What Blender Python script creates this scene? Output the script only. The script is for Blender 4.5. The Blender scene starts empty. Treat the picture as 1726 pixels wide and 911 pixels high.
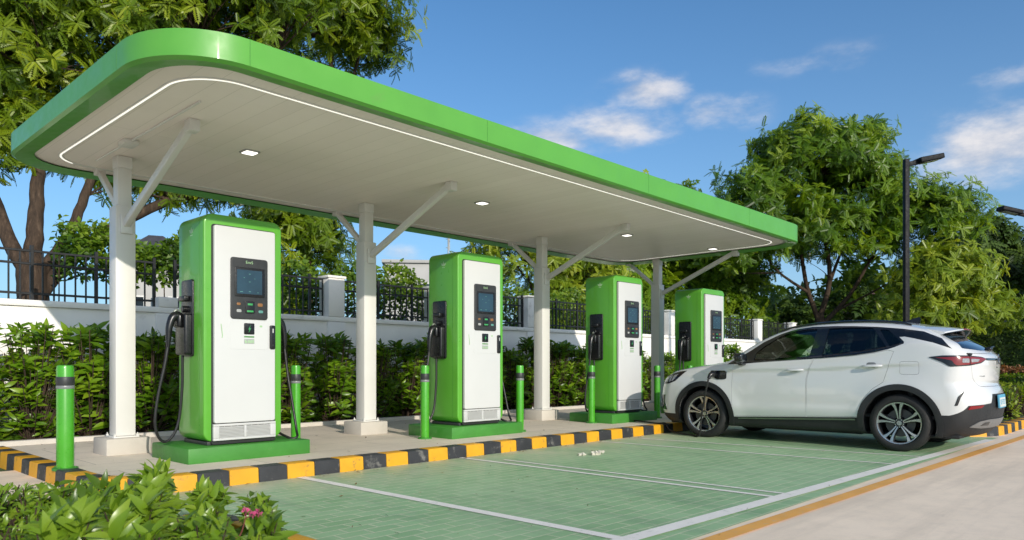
import bpy, bmesh, math, random
import numpy as np
from mathutils import Vector, Matrix
SC = bpy.context.scene
COL = SC.collection
PI = math.pi
R = math.radians
rnd = random.Random(11)
SZ = 0.135            # height of the raised walkway

# ------------------------------------------------------------------ materials
def nt(name):
    m = bpy.data.materials.new(name); m.use_nodes = True
    return m, m.node_tree, m.node_tree.nodes['Principled BSDF']
def N(t, kind, **kw):
    n = t.nodes.new(kind)
    for k, v in kw.items():
        if k in n.inputs.keys(): n.inputs[k].default_value = v
        else: setattr(n, k, v)
    return n
def noise(t, scale, detail=4, rough=.55, coord='Object'):
    tc = N(t, 'ShaderNodeTexCoord'); n = N(t, 'ShaderNodeTexNoise'); oi = N(t, 'ShaderNodeObjectInfo'); n.noise_dimensions = '4D'; k = N(t, 'ShaderNodeMath', operation='MULTIPLY'); k.inputs[1].default_value = 37.; t.links.new(oi.outputs['Random'], k.inputs[0]); t.links.new(k.outputs[0], n.inputs['W'])
    n.inputs['Scale'].default_value = scale; n.inputs['Detail'].default_value = detail; n.inputs['Roughness'].default_value = rough
    t.links.new(tc.outputs[coord], n.inputs['Vector']); return n
def ramp(t, src, stops):
    r = N(t, 'ShaderNodeValToRGB'); e = r.color_ramp.elements
    while len(e) < len(stops): e.new(.5)
    for el, (p, c) in zip(e, stops):
        el.position = p; el.color = (*c, 1) if len(c) == 3 else c
    t.links.new(src, r.inputs['Fac']); return r
def mixc(t, fac, a, b, mode='MIX'):
    m = N(t, 'ShaderNodeMix', data_type='RGBA', blend_type=mode)
    for s, v in ((0, fac), (6, a), (7, b)):
        if hasattr(v, 'links'): t.links.new(v, m.inputs[s])
        elif isinstance(v, (int, float)): m.inputs[s].default_value = v
        else: m.inputs[s].default_value = (*v, 1)
    return m.outputs[2]
def paint(name, col, rough=.4, var=.12, scale=3., metal=0, coat=0, bump=0, bscale=60, dirt=None, spec=.5):
    """a painted or plain surface with soft tonal variation, roughness variation and optional fine bump"""
    m, t, p = nt(name)
    n = noise(t, scale, 5)
    lo = tuple(c * (1 - var) for c in col); hi = tuple(min(1, c * (1 + var)) for c in col)
    c = ramp(t, n.outputs['Fac'], [(.3, lo), (.7, hi)]).outputs['Color']
    if dirt:
        n2 = noise(t, dirt[1], 6, .7)
        d = ramp(t, n2.outputs['Fac'], [(dirt[2], (0, 0, 0)), (dirt[2] + .18, (1, 1, 1))]).outputs['Color']
        c = mixc(t, d, c, dirt[0])
    t.links.new(c, p.inputs['Base Color'])
    rr = ramp(t, noise(t, scale * 4, 4).outputs['Fac'], [(.3, (rough * .8,) * 3), (.7, (min(1, rough * 1.2),) * 3)])
    t.links.new(rr.outputs['Color'], p.inputs['Roughness'])
    p.inputs['Metallic'].default_value = metal
    p.inputs['Coat Weight'].default_value = coat; p.inputs['Coat Roughness'].default_value = .04
    p.inputs['Specular IOR Level'].default_value = spec
    if bump:
        b = N(t, 'ShaderNodeBump', Strength=bump, Distance=.01)
        t.links.new(noise(t, bscale, 6, .65).outputs['Fac'], b.inputs['Height']); t.links.new(b.outputs['Normal'], p.inputs['Normal'])
    return m
def emit(name, col, s):
    m, t, p = nt(name); p.inputs['Base Color'].default_value = (*col, 1)
    p.inputs['Emission Color'].default_value = (*col, 1); p.inputs['Emission Strength'].default_value = s; return m
def leafmat(name, dark, mid, light, trans=.35, rough=.42, spec=.5):
    m, t, p = nt(name)
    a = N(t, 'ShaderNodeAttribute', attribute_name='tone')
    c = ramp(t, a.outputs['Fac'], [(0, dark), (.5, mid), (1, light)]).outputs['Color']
    t.links.new(c, p.inputs['Base Color']); p.inputs['Roughness'].default_value = rough; p.inputs['Specular IOR Level'].default_value = spec
    tr = N(t, 'ShaderNodeBsdfTranslucent')
    c2 = mixc(t, 1, c, (1.5, 1.35, .5), 'MULTIPLY'); t.links.new(c2, tr.inputs['Color'])
    mx = N(t, 'ShaderNodeMixShader'); mx.inputs[0].default_value = trans
    t.links.new(p.outputs[0], mx.inputs[1]); t.links.new(tr.outputs[0], mx.inputs[2])
    t.links.new(mx.outputs[0], t.nodes['Material Output'].inputs['Surface']); return m
def glassmat(name, tint, refl=1.0, rough=0.0):
    m, t, p = nt(name); t.nodes.remove(p)
    tr = N(t, 'ShaderNodeBsdfTransparent'); tr.inputs[0].default_value = (*tint, 1)
    gl = N(t, 'ShaderNodeBsdfGlossy'); gl.inputs['Roughness'].default_value = rough; gl.inputs[0].default_value = (refl,) * 3 + (1,)
    fr = N(t, 'ShaderNodeFresnel'); fr.inputs['IOR'].default_value = 1.5
    mx = N(t, 'ShaderNodeMixShader'); t.links.new(fr.outputs[0], mx.inputs[0])
    t.links.new(tr.outputs[0], mx.inputs[1]); t.links.new(gl.outputs[0], mx.inputs[2])
    t.links.new(mx.outputs[0], t.nodes['Material Output'].inputs['Surface']); return m

# ------------------------------------------------------------------ objects
def tag(o, label=None, cat=None, group=None, kind=None):
    if label: o['label'] = label
    if cat: o['category'] = cat
    if group: o['group'] = group
    if kind: o['kind'] = kind
    return o
def empty(name, loc=(0, 0, 0), rz=0, label=None, cat=None, group=None):
    o = bpy.data.objects.new(name, None); COL.objects.link(o); o.location = loc; o.rotation_euler = (0, 0, rz)
    o.empty_display_size = .2
    return tag(o, label, cat, group)
def link(name, me, mats, parent=None):
    o = bpy.data.objects.new(name, me); COL.objects.link(o)
    for m in (mats if isinstance(mats, (list, tuple)) else [mats]): me.materials.append(m)
    if parent: o.parent = parent
    return o
def obj(name, bm, mats, parent=None, angle=35):
    me = bpy.data.meshes.new(name); bm.to_mesh(me); bm.free()
    if angle is not None:
        me.polygons.foreach_set('use_smooth', [True] * len(me.polygons)); me.set_sharp_from_angle(angle=R(angle))
    return link(name, me, mats, parent)
def mesh_np(name, V, F, mats, parent=None, tone=None, smooth=True):
    me = bpy.data.meshes.new(name); V = np.asarray(V, np.float32); F = np.asarray(F, np.int32)
    n, k = F.shape
    me.vertices.add(len(V)); me.vertices.foreach_set('co', V.ravel())
    me.loops.add(n * k); me.loops.foreach_set('vertex_index', F.ravel())
    me.polygons.add(n); me.polygons.foreach_set('loop_start', np.arange(0, n * k, k, dtype=np.int32))
    if tone is not None:
        a = me.attributes.new('tone', 'FLOAT', 'POINT'); a.data.foreach_set('value', np.asarray(tone, np.float32))
    me.update(calc_edges=True)
    me.polygons.foreach_set('use_smooth', [smooth] * n)
    return link(name, me, mats, parent)
def kids(o): return [c for c in bpy.data.objects if c.parent is o]
def copy_tree(o, parent=None, table=None):
    if table is None:
        table = {}
        for c in bpy.data.objects:
            if c.parent: table.setdefault(c.parent.name, []).append(c)
    c = o.copy(); COL.objects.link(c); c.parent = parent
    for ch in table.get(o.name, []): copy_tree(ch, c, table)
    return c

# ------------------------------------------------------------------ bmesh shapes
def BM(): return bmesh.new()
def bevel_all(bm, geom_edges, w, seg):
    bmesh.ops.bevel(bm, geom=geom_edges, offset=w, segments=seg, profile=.5, affect='EDGES', clamp_overlap=True)
def merge(bm, b2, mi=0, M=None):
    vm = {}
    for v in b2.verts: vm[v] = bm.verts.new(M @ v.co if M else v.co)
    for f in b2.faces:
        try: nf = bm.faces.new([vm[v] for v in f.verts]); nf.material_index = mi
        except ValueError: pass
    b2.free(); return bm
def box(bm, c, s, bev=0, seg=2, mi=0, rot=None):
    b = BM(); bmesh.ops.create_cube(b, size=1)
    for v in b.verts: v.co = Vector((v.co.x * s[0], v.co.y * s[1], v.co.z * s[2]))
    if bev: bevel_all(b, b.edges[:], bev, seg)
    M = Matrix.Translation(c)
    if rot: M = M @ rot
    return merge(bm, b, mi, M)
def box2(bm, a, b, bev=0, seg=2, mi=0):
    return box(bm, [(p + q) / 2 for p, q in zip(a, b)], [abs(q - p) for p, q in zip(a, b)], bev, seg, mi)
def rrect(w, h, r, n=6, cx=0, cy=0):
    pts = []
    for sx, sy, a0 in ((1, 1, 0), (-1, 1, 90), (-1, -1, 180), (1, -1, 270)):
        for i in range(n + 1):
            a = R(a0 + 90 * i / n); pts.append((cx + sx * (w / 2 - r) + r * math.cos(a), cy + sy * (h / 2 - r) + r * math.sin(a)))
    return pts
AX = {'x': lambda u, v, w: (w, u, v), 'y': lambda u, v, w: (u, w, v), 'z': lambda u, v, w: (u, v, w)}
def prism(bm, poly, ax, a, b, bev=0, seg=2, mi=0, both=False):
    """extrude a 2D outline along an axis from a to b; the edges round the b end (or both) may be bevelled"""
    t = BM(); f = AX[ax]
    va = [t.verts.new(f(u, v, a)) for u, v in poly]; vb = [t.verts.new(f(u, v, b)) for u, v in poly]
    n = len(poly); fa = t.faces.new(va); fb = t.faces.new(vb)
    for i in range(n): t.faces.new((va[i], va[(i + 1) % n], vb[(i + 1) % n], vb[i]))
    bmesh.ops.recalc_face_normals(t, faces=t.faces)
    if bev: bevel_all(t, list(fb.edges) + (list(fa.edges) if both else []), bev, seg)
    return merge(bm, t, mi)
def smoothpath(pts, n=8):
    P = [Vector(p) for p in pts]; out = []
    Q = [P[0] * 2 - P[1]] + P + [P[-1] * 2 - P[-2]]
    for i in range(1, len(Q) - 2):
        a, b, c, d = Q[i - 1:i + 3]
        for k in range(n):
            t = k / n
            out.append(.5 * ((2 * b) + (c - a) * t + (2 * a - 5 * b + 4 * c - d) * t * t + (3 * b - a - 3 * c + d) * t ** 3))
    return out + [P[-1]]
def tube(bm, pts, r, seg=8, mi=0, caps=True, flat=1.0):
    P = [Vector(p) for p in pts]; n = len(P)
    rs = [r] * n if isinstance(r, (int, float)) else [r[min(len(r) - 1, int(i * (len(r) - 1) / (n - 1)))] + ((r[min(len(r) - 1, int(i * (len(r) - 1) / (n - 1)) + 1)] - r[int(i * (len(r) - 1) / (n - 1))]) * ((i * (len(r) - 1) / (n - 1)) % 1)) for i in range(n)]
    u = None; rings = []
    for i in range(n):
        d = (P[min(i + 1, n - 1)] - P[max(i - 1, 0)]).normalized()
        if u is None: u = d.orthogonal().normalized()
        u = (u - d * u.dot(d)).normalized(); w = d.cross(u)
        rings.append([bm.verts.new(P[i] + (u * math.cos(2 * PI * k / seg) + w * math.sin(2 * PI * k / seg) * flat) * rs[i]) for k in range(seg)])
    for a, b in zip(rings, rings[1:]):
        for k in range(seg):
            f = bm.faces.new((a[k], a[(k + 1) % seg], b[(k + 1) % seg], b[k])); f.material_index = mi
    if caps:
        for rg, rev in ((rings[0], True), (rings[-1], False)):
            f = bm.faces.new(rg[::-1] if rev else rg); f.material_index = mi
    return bm
def lathe(bm, prof, seg=24, ax='z', c=(0, 0, 0), mi=0):
    """prof: (radius, height) pairs turned about an axis through c"""
    f = AX[ax]; rings = []
    for r, h in prof:
        rings.append([bm.verts.new(Vector(c) + Vector(f(r * math.cos(2 * PI * k / seg), r * math.sin(2 * PI * k / seg), h))) for k in range(seg)] if r > 1e-6 else [bm.verts.new(Vector(c) + Vector(f(0, 0, h)))])
    for a, b in zip(rings, rings[1:]):
        for k in range(seg):
            q = [a[k % len(a)], a[(k + 1) % len(a)], b[(k + 1) % len(b)], b[k % len(b)]]
            q = [v for i, v in enumerate(q) if v not in q[:i]]
            if len(q) > 2:
                fc = bm.faces.new(q); fc.material_index = mi
    return bm
def fixn(bm): bmesh.ops.recalc_face_normals(bm, faces=bm.faces); return bm
def text_mesh(s, size, ext=.001):
    cu = bpy.data.curves.new('lettering', 'FONT'); cu.body = s; cu.size = size; cu.extrude = ext; cu.align_x = 'CENTER'; cu.align_y = 'CENTER'
    o = bpy.data.objects.new('tmp_text', cu); COL.objects.link(o)
    dg = bpy.context.evaluated_depsgraph_get(); me = bpy.data.meshes.new_from_object(o.evaluated_get(dg))
    bpy.data.objects.remove(o); bpy.data.curves.remove(cu); return me
def sheet(name, poly, z, mat):
    bm = BM(); bm.faces.new([bm.verts.new((x, y, z)) for x, y in poly]); bmesh.ops.recalc_face_normals(bm, faces=bm.faces)
    if bm.faces[:][0].normal.z < 0: bmesh.ops.reverse_faces(bm, faces=bm.faces[:])
    o = obj(name, bm, mat, angle=None); return tag(o, kind='structure')
# ================================================================== SETTING
def brickmat():
    m, t, p = nt('green_paver')
    tc = N(t, 'ShaderNodeTexCoord'); wob = N(t, 'ShaderNodeTexNoise', Scale=1.3, Detail=2.)
    t.links.new(tc.outputs['Object'], wob.inputs['Vector'])
    vm = N(t, 'ShaderNodeVectorMath', operation='MULTIPLY_ADD'); vm.inputs[1].default_value = (.05, .05, 0)
    t.links.new(wob.outputs['Color'], vm.inputs[0]); t.links.new(tc.outputs['Object'], vm.inputs[2])
    b = N(t, 'ShaderNodeTexBrick', Scale=1.); b.offset = .5
    for k, v in (('Brick Width', .24), ('Row Height', .12), ('Mortar Size', .0075), ('Mortar Smooth', .3), ('Bias', 0.)): b.inputs[k].default_value = v
    b.inputs['Color1'].default_value = (.235, .425, .205, 1); b.inputs['Color2'].default_value = (.305, .505, .262, 1); b.inputs['Mortar'].default_value = (.56, .60, .40, 1)
    t.links.new(vm.outputs[0], b.inputs['Vector'])
    n1 = noise(t, .8, 5, .6); n2 = noise(t, 9, 6, .7)
    c = mixc(t, ramp(t, n1.outputs['Fac'], [(.38, (0, 0, 0)), (.75, (.6, .6, .6))]).outputs['Color'], b.outputs['Color'], (.40, .55, .33))
    c = mixc(t, ramp(t, n2.outputs['Fac'], [(.5, (0, 0, 0)), (.8, (.35, .35, .35))]).outputs['Color'], c, (.50, .51, .38))
    # tan dust gathered along the foot of the kerb
    sx = N(t, 'ShaderNodeSeparateXYZ'); t.links.new(tc.outputs['Object'], sx.inputs[0])
    mr = N(t, 'ShaderNodeMapRange'); t.links.new(sx.outputs['Y'], mr.inputs[0])
    for i, v in ((1, 5.2), (2, 6.5), (3, 0), (4, 1)): mr.inputs[i].default_value = v
    mm = N(t, 'ShaderNodeMath', operation='MULTIPLY'); t.links.new(mr.outputs[0], mm.inputs[0])
    n3 = noise(t, 1.6, 5, .65); t.links.new(ramp(t, n3.outputs['Fac'], [(.35, (.1,) * 3), (.65, (1,) * 3)]).outputs['Color'], mm.inputs[1])
    c = mixc(t, mm.outputs[0], c, (.58, .52, .39))
    # darker tyre-worn and oily patches
    mps = N(t, 'ShaderNodeMapping'); mps.inputs['Scale'].default_value = (1.6, .28, 1); t.links.new(tc.outputs['Object'], mps.inputs[0])
    n5 = N(t, 'ShaderNodeTexNoise', Scale=1.5, Detail=6., Roughness=.62); t.links.new(mps.outputs[0], n5.inputs['Vector'])
    c = mixc(t, ramp(t, n5.outputs['Fac'], [(.50, (0, 0, 0)), (.72, (.45, .45, .45))]).outputs['Color'], c, (.15, .25, .16))
    n6 = noise(t, 2.3, 3, .5); c = mixc(t, ramp(t, n6.outputs['Fac'], [(.69, (0, 0, 0)), (.76, (.55, .55, .55))]).outputs['Color'], c, (.09, .12, .09))
    t.links.new(c, p.inputs['Base Color'])
    t.links.new(ramp(t, n1.outputs['Fac'], [(.3, (.42,) * 3), (.7, (.7,) * 3)]).outputs['Color'], p.inputs['Roughness'])
    bp = N(t, 'ShaderNodeBump', Strength=.5, Distance=.004); 
    inv = N(t, 'ShaderNodeMath', operation='SUBTRACT'); inv.inputs[0].default_value = 1; t.links.new(b.outputs['Fac'], inv.inputs[1])
    ad = N(t, 'ShaderNodeMath', operation='MULTIPLY_ADD'); t.links.new(noise(t, 70, 5).outputs['Fac'], ad.inputs[0]); ad.inputs[1].default_value = .35
    t.links.new(inv.outputs[0], ad.inputs[2]); t.links.new(ad.outputs[0], bp.inputs['Height']); t.links.new(bp.outputs['Normal'], p.inputs['Normal'])
    return m
def concrete(name, col, stain=.35, joints=None, bump=.25, streak=False):
    m, t, p = nt(name)
    n1 = noise(t, .55, 6, .62); n2 = noise(t, 5, 6, .7); n3 = noise(t, 90, 4, .7)
    dk = tuple(c * (1 - stain) for c in col)
    c = ramp(t, n1.outputs['Fac'], [(.3, dk), (.62, col)]).outputs['Color']
    c = mixc(t, ramp(t, n2.outputs['Fac'], [(.45, (0,) * 3), (.75, (.4,) * 3)]).outputs['Color'], c, tuple(v * .7 for v in col))
    c = mixc(t, ramp(t, n3.outputs['Fac'], [(.55, (0,) * 3), (.75, (.3,) * 3)]).outputs['Color'], c, tuple(v * .55 for v in col))
    if streak:                       # long streaks: stains, and tree-shadow banding painted into the colour
        tcs = N(t, 'ShaderNodeTexCoord'); mps = N(t, 'ShaderNodeMapping'); mps.inputs['Scale'].default_value = (.22, 2.2, 1); mps.inputs['Rotation'].default_value = (0, 0, R(20)); t.links.new(tcs.outputs['Object'], mps.inputs[0])
        ns = N(t, 'ShaderNodeTexNoise', Scale=1.4, Detail=7., Roughness=.65); t.links.new(mps.outputs[0], ns.inputs['Vector'])
        c = mixc(t, ramp(t, ns.outputs['Fac'], [(.46, (0,) * 3), (.72, (.75,) * 3)]).outputs['Color'], c, tuple(v * .68 for v in col))
        nd = noise(t, 3.1, 4, .6); c = mixc(t, ramp(t, nd.outputs['Fac'], [(.66, (0,) * 3), (.74, (.4,) * 3)]).outputs['Color'], c, tuple(v * .45 for v in col))
    if joints:
        tc = N(t, 'ShaderNodeTexCoord'); b = N(t, 'ShaderNodeTexBrick', Scale=1.); b.offset = .5
        for k, v in (('Brick Width', joints[0]), ('Row Height', joints[1]), ('Mortar Size', .004)): b.inputs[k].default_value = v
        b.inputs['Color1'].default_value = (1, 1, 1, 1); b.inputs['Color2'].default_value = (.88, .88, .88, 1); b.inputs['Mortar'].default_value = (.45, .45, .45, 1)
        t.links.new(tc.outputs['Object'], b.inputs['Vector']); c = mixc(t, 1, c, b.outputs['Color'], 'MULTIPLY')
    t.links.new(c, p.inputs['Base Color']); p.inputs['Roughness'].default_value = .8
    bp = N(t, 'ShaderNodeBump', Strength=bump, Distance=.006); t.links.new(n3.outputs['Fac'], bp.inputs['Height']); t.links.new(bp.outputs['Normal'], p.inputs['Normal'])
    return m
M = {}
M['paver'] = brickmat()
M['drive'] = concrete('drive_concrete', (.95, .78, .60), .16, None, .25, True)
M['walk'] = concrete('walk_concrete', (.82, .71, .58), .2, (1.2, .6))
M['asphalt'] = concrete('far_asphalt', (.26, .25, .24), .2)
M['footing'] = concrete('footing_concrete', (.62, .57, .50), .2)
M['line'] = paint('line_paint', (.84, .80, .74), .7, .05, 4, bump=.15, dirt=((.4, .45, .38), 14, .58))
M['orange_line'] = paint('orange_line_paint', (.80, .40, .09), .7, .1, 4, dirt=((.55, .45, .33), 12, .56))
M['soil'] = paint('soil', (.12, .06, .035), .95, .5, 14, bump=.8, bscale=40)
M['earth'] = paint('grass_earth', (.05, .085, .025), .95, .4, 2, bump=.8, bscale=30)
M['kerb_y'] = paint('kerb_yellow', (.70, .34, .010), .55, .08, 6, bump=.2, dirt=((.16, .12, .06), 11, .575))
M['kerb_k'] = paint('kerb_black', (.028, .029, .032), .6, .3, 6, bump=.3, dirt=((.22, .21, .19), 9, .56))
M['white'] = paint('white_paint', (.72, .705, .67), .4, .03, 3, dirt=((.62, .6, .56), 5, .66))
M['wall'] = paint('wall_render', (.88, .85, .80), .8, .05, 2, bump=.2, bscale=50, dirt=((.55, .52, .47), 2.5, .6))
M['iron'] = paint('black_iron', (.012, .013, .015), .45, .3, 8)

sheet('ground', [(-400, -400), (600, -400), (600, 600), (-400, 600)], -.03, M['earth'])
sheet('drive', [(-60, -60), (24.5, -60), (24.5, 2.4), (13.9, 2.4), (12.75, 6.5), (12.6, 6.5), (12.6, 9), (-60, 9)], 0, M['drive'])
sheet('far_road', [(24.5, -60), (31, -60), (31, 40), (24.5, 40)], .004, M['asphalt'])
sheet('parking_bay', [(-1.0, 2.36), (13.05, 2.36), (12.75, 3.2), (12.7, 6.44), (-1.0, 6.44)], .004, M['paver'])
def strip(name, a, b, w, mat, z):
    a = Vector(a); b = Vector(b); d = (b - a).normalized(); n = Vector((-d.y, d.x)) * w / 2
    return sheet(name, [a + n, a - n, b - n, b + n], z, mat)
strip('bay_line', (3.77, 6.40), (3.80, 2.69), .095, M['line'], .008)
strip('bay_line', (5.86, 6.40), (5.88, 2.62), .062, M['line'], .008)
strip('bay_line', (6.07, 5.9), (6.09, 2.62), .05, M['line'], .008)
strip('bay_line', (8.49, 6.38), (8.74, 2.56), .055, M['line'], .008)
strip('bay_line', (9.25, 6.15), (9.67, 2.53), .055, M['line'], .008)
strip('bay_front_line', (1.5, 2.70), (12.55, 2.37), .125, M['line'], .012)
strip('orange_line', (-4, 2.38), (24.4, 1.93), .115, M['orange_line'], .008)

# raised walkway and its painted kerb
sheet('walkway', [(2.1, 10.36), (2.1, 7.1), (2.26, 6.74), (2.66, 6.52), (14.9, 6.52), (14.9, 10.36)], SZ - .003, M['walk'])
sheet('planting_bed', [(2.1, 10.36), (60, 10.36), (60, 12.0), (2.1, 12.0)], SZ + .01, M['soil'])
def kerb_run(path, w=.19, h=SZ + .008, blk=.287, start=0):
    """painted kerb stones in alternating black and yellow along a path, outer face on the right-hand side"""
    P = [Vector((*p, 0)) for p in path]; L = [0]
    for a, b in zip(P, P[1:]): L.append(L[-1] + (b - a).length)
    def pos(s):
        s = max(0, min(L[-1] - 1e-4, s))
        for i in range(len(P) - 1):
            if s <= L[i + 1]: return P[i].lerp(P[i + 1], (s - L[i]) / (L[i + 1] - L[i]))
    def nrm(s):
        d = (pos(s + .06) - pos(s - .06)).normalized(); return Vector((-d.y, d.x, 0))
    bm = BM(); k = 0; s = start
    while s < L[-1] - .01:
        e = min(L[-1], s + blk * rnd.uniform(.97, 1.03)); g = .003
        t = BM(); rows = []
        for q in range(4):
            u = s + g + (e - s - 2 * g) * q / 3; p = pos(u); n = nrm(u); hh = h + rnd.uniform(-.002, .002) * 0
            rows.append([t.verts.new(p + n * a + Vector((0, 0, z))) for a, z in ((0, -.05), (.012, hh), (w, hh), (w, -.05))])
        for a, b in zip(rows, rows[1:]):
            for i in range(3): t.faces.new((a[i], b[i], b[i + 1], a[i + 1]))
        t.faces.new(rows[0]); t.faces.new(rows[-1][::-1]); bmesh.ops.recalc_face_normals(t, faces=t.faces)
        ed = [x for x in t.edges if all(v.co.z > .05 for v in x.verts) and len(x.link_faces) == 2 and x.calc_face_angle(0) > .5]
        bevel_all(t, ed, .012, 2)
        merge(bm, t, k % 2); k += 1; s = e
    return bm
def arc(cx, cy, r, a0, a1, n=8): return [(cx + r * math.cos(R(a0 + (a1 - a0) * i / n)), cy + r * math.sin(R(a0 + (a1 - a0) * i / n))) for i in range(n + 1)]
kp = [(2.0, 14.0), (2.0, 7.06)] + arc(2.66, 7.06, .66, 180, 270) [1:] + [(12.35, 6.4)] + arc(12.35, 6.0, .4, 90, 0)[1:] + [(12.75, 3.3)] + arc(13.65, 3.3, .9, 180, 270)[1:] + [(24.3, 2.4)]
# left side of travel must be the inside, so the run is laid in this order
tag(obj('kerb', kerb_run(kp, start=.12), [M['kerb_k'], M['kerb_y']]), kind='structure')
sheet('planting_bed', [(12.93, 6.5), (12.93, 3.3), (13.2, 2.75), (13.65, 2.58), (24.2, 2.58), (24.2, 10.3), (14.9, 10.3), (14.9, 6.5)], .12, M['earth'])
bm = BM(); box2(bm, (2.12, 10.30, 0), (60, 10.40, SZ + .055), .012)
tag(obj('bed_edging', bm, M['footing']), kind='structure')
bm = BM(); box2(bm, (31.0, -30, -.05), (31.2, 40, .14), .02); box2(bm, (24.3, 2.62, -.05), (24.48, 40, .14), .02)
tag(obj('far_kerb', bm, M['footing']), kind='structure')
# foreground planting bed with its own painted kerb
sheet('foreground_bed', [(-3, 1.2), (2.12, 1.2), (2.12, 4.62), (-3, 4.62)], .10, M['soil'])
fk = [(-3, 4.82), (1.9, 4.82)] + arc(1.9, 4.5, .32, 90, 0)[1:] + [(2.22, 1.2)]
fk = fk[::-1]
tag(obj('foreground_kerb', kerb_run(fk, w=.15, h=.13), [M['kerb_y'], M['kerb_k']]), kind='structure')

# ------------------------------------------------------------------ boundary wall, its pillars and iron fence
WY = 12.0; WZ = 2.0
wall = empty('boundary_wall', (0, WY, 0), 0, 'long low white rendered wall with coping and pillars behind the shrubs', 'wall')
bm = BM(); box2(bm, (-14, 0, -.05), (62, .2, WZ - .09), .01); obj('wall_body', bm, M['wall'], wall)
bm = BM(); box2(bm, (-14, -.04, WZ - .088), (62, .24, WZ), .012); obj('coping', bm, M['wall'], wall)
pill = [(-3.0, 0), (.2, 0), (4.72, 1), (7.8, 0), (10.35, 0), (13.3, 0), (16.4, 0), (19.6, 0), (22.6, 0), (25.6, 0), (28.6, 0), (31.8, 0), (35, 0), (38.2, 0), (41.5, 0)]
for x, low in pill:
    h = WZ + (.16 if low else .72)
    bm = BM(); box2(bm, (x - .19, -.06, 0), (x + .19, .30, WZ - .1), .012); obj('buttress', bm, M['wall'], wall)
    w = .15 if low else .175
    bm = BM(); box2(bm, (x - w, -.05, WZ + .002), (x + w, .28, h), .012)
    p = obj('pillar', bm, M['wall'], wall)
    if not low:
        bm = BM(); box2(bm, (x - .20, -.07, h + .002), (x + .20, .30, h + .05), .012); obj('cap', bm, M['wall'], p)
fl = {0: 'black iron fence panel at the far left edge beyond the wall', 1: 'black iron fence panel in front of the thick branching tree trunk',
      2: 'black iron fence panel just left of the nearest charger', 3: 'black iron fence panel right of the nearest charger, crossing the second post',
      4: 'black iron fence panel between the white pillar beside the second charger and the third post', 5: 'black iron fence panel behind the third post',
      6: 'black iron fence panel behind the third charger', 7: 'black iron fence panel between the fourth post and the fourth charger',
      8: 'black iron fence panel behind the fourth charger', 9: 'black iron fence panel just right of the fourth charger',
      10: 'black iron fence panel above the white car bonnet', 11: 'black iron fence panel in front of the round-crowned tree trunk',
      12: 'distant black iron fence panel right of the round-crowned tree trunk', 13: 'farthest black iron fence panel on the white wall'}
for i, ((a, la), (b, lb)) in enumerate(zip(pill, pill[1:])):
    a2, b2 = a + (.15 if la else .2) + .01, b - (.15 if lb else .2) - .01; L = b2 - a2
    f = empty('fence_panel', ((a2 + b2) / 2, WY + .11, WZ), 0, fl[i], 'fence', 'iron fence panels on the white wall')
    bm = BM()
    for z in (.10, .52, .70): box2(bm, (-L / 2, -.016, z - .016), (L / 2, .016, z + .016), .004, 1)
    obj('rail', bm, M['iron'], f)
    bm = BM(); n = int(L / .135)
    for k in range(n + 1):
        x = -L / 2 + L * k / n; r = .022 if k % 6 == 0 else .011; z1 = .78 if k % 6 == 0 else .70
        box2(bm, (x - r, -r, .004), (x + r, r, z1), .003, 1)
    obj('bars', bm, M['iron'], f)
# ================================================================== CANOPY
GREEN = (.10, .36, .042)
M['green'] = paint('green_panel', GREEN, .42, .05, 2.2, coat=.25, dirt=((.13, .30, .06), 3, .62))
M['green_body'] = paint('green_body_paint', (.105, .38, .032), .34, .06, 2.5, coat=.3, dirt=((.12, .28, .05), 4, .64))
M['green_base'] = paint('green_plinth_paint', (.05, .23, .03), .5, .14, 4, bump=.15, dirt=((.16, .24, .10), 8, .6))
M['green_post'] = paint('green_bollard_paint', (.065, .35, .018), .3, .08, 5, coat=.3, dirt=((.08, .2, .04), 10, .66))
def soffitmat():
    m, t, p = nt('soffit_boards')
    tc = N(t, 'ShaderNodeTexCoord'); b = N(t, 'ShaderNodeTexBrick', Scale=1.); b.offset = .37
    mp = N(t, 'ShaderNodeMapping'); mp.inputs['Rotation'].default_value = (0, 0, R(90)); t.links.new(tc.outputs['Object'], mp.inputs[0])
    for k, v in (('Brick Width', 5.2), ('Row Height', .2), ('Mortar Size', .0035), ('Mortar Smooth', .6)): b.inputs[k].default_value = v
    b.inputs['Color1'].default_value = (.93, .84, .78, 1); b.inputs['Color2'].default_value = (.89, .80, .74, 1); b.inputs['Mortar'].default_value = (.72, .65, .58, 1)
    t.links.new(mp.outputs[0], b.inputs['Vector'])
    n = noise(t, 2.2, 6, .65); c = mixc(t, ramp(t, n.outputs['Fac'], [(.45, (0,) * 3), (.8, (.35,) * 3)]).outputs['Color'], b.outputs['Color'], (.82, .73, .66))
    t.links.new(c, p.inputs['Base Color']); p.inputs['Roughness'].default_value = .5
    inv = N(t, 'ShaderNodeMath', operation='MULTIPLY_ADD'); inv.inputs[1].default_value = -.6; t.links.new(b.outputs['Fac'], inv.inputs[0]); t.links.new(noise(t, 3.5, 3).outputs['Fac'], inv.inputs[2])
    bp = N(t, 'ShaderNodeBump', Strength=.25, Distance=.010); t.links.new(inv.outputs[0], bp.inputs['Height']); t.links.new(bp.outputs['Normal'], p.inputs['Normal'])
    return m
M['soffit'] = soffitmat()
M['strip'] = emit('led_strip', (1, .97, .9), .9)
M['lamp_on'] = emit('lamp_lens', (1, .95, .86), 2.2)
M['steel'] = paint('grey_steel', (.42, .42, .41), .4, .1, 10, metal=.6)
M['dark'] = paint('dark_seam', (.02, .02, .02), .6, .2)

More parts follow.
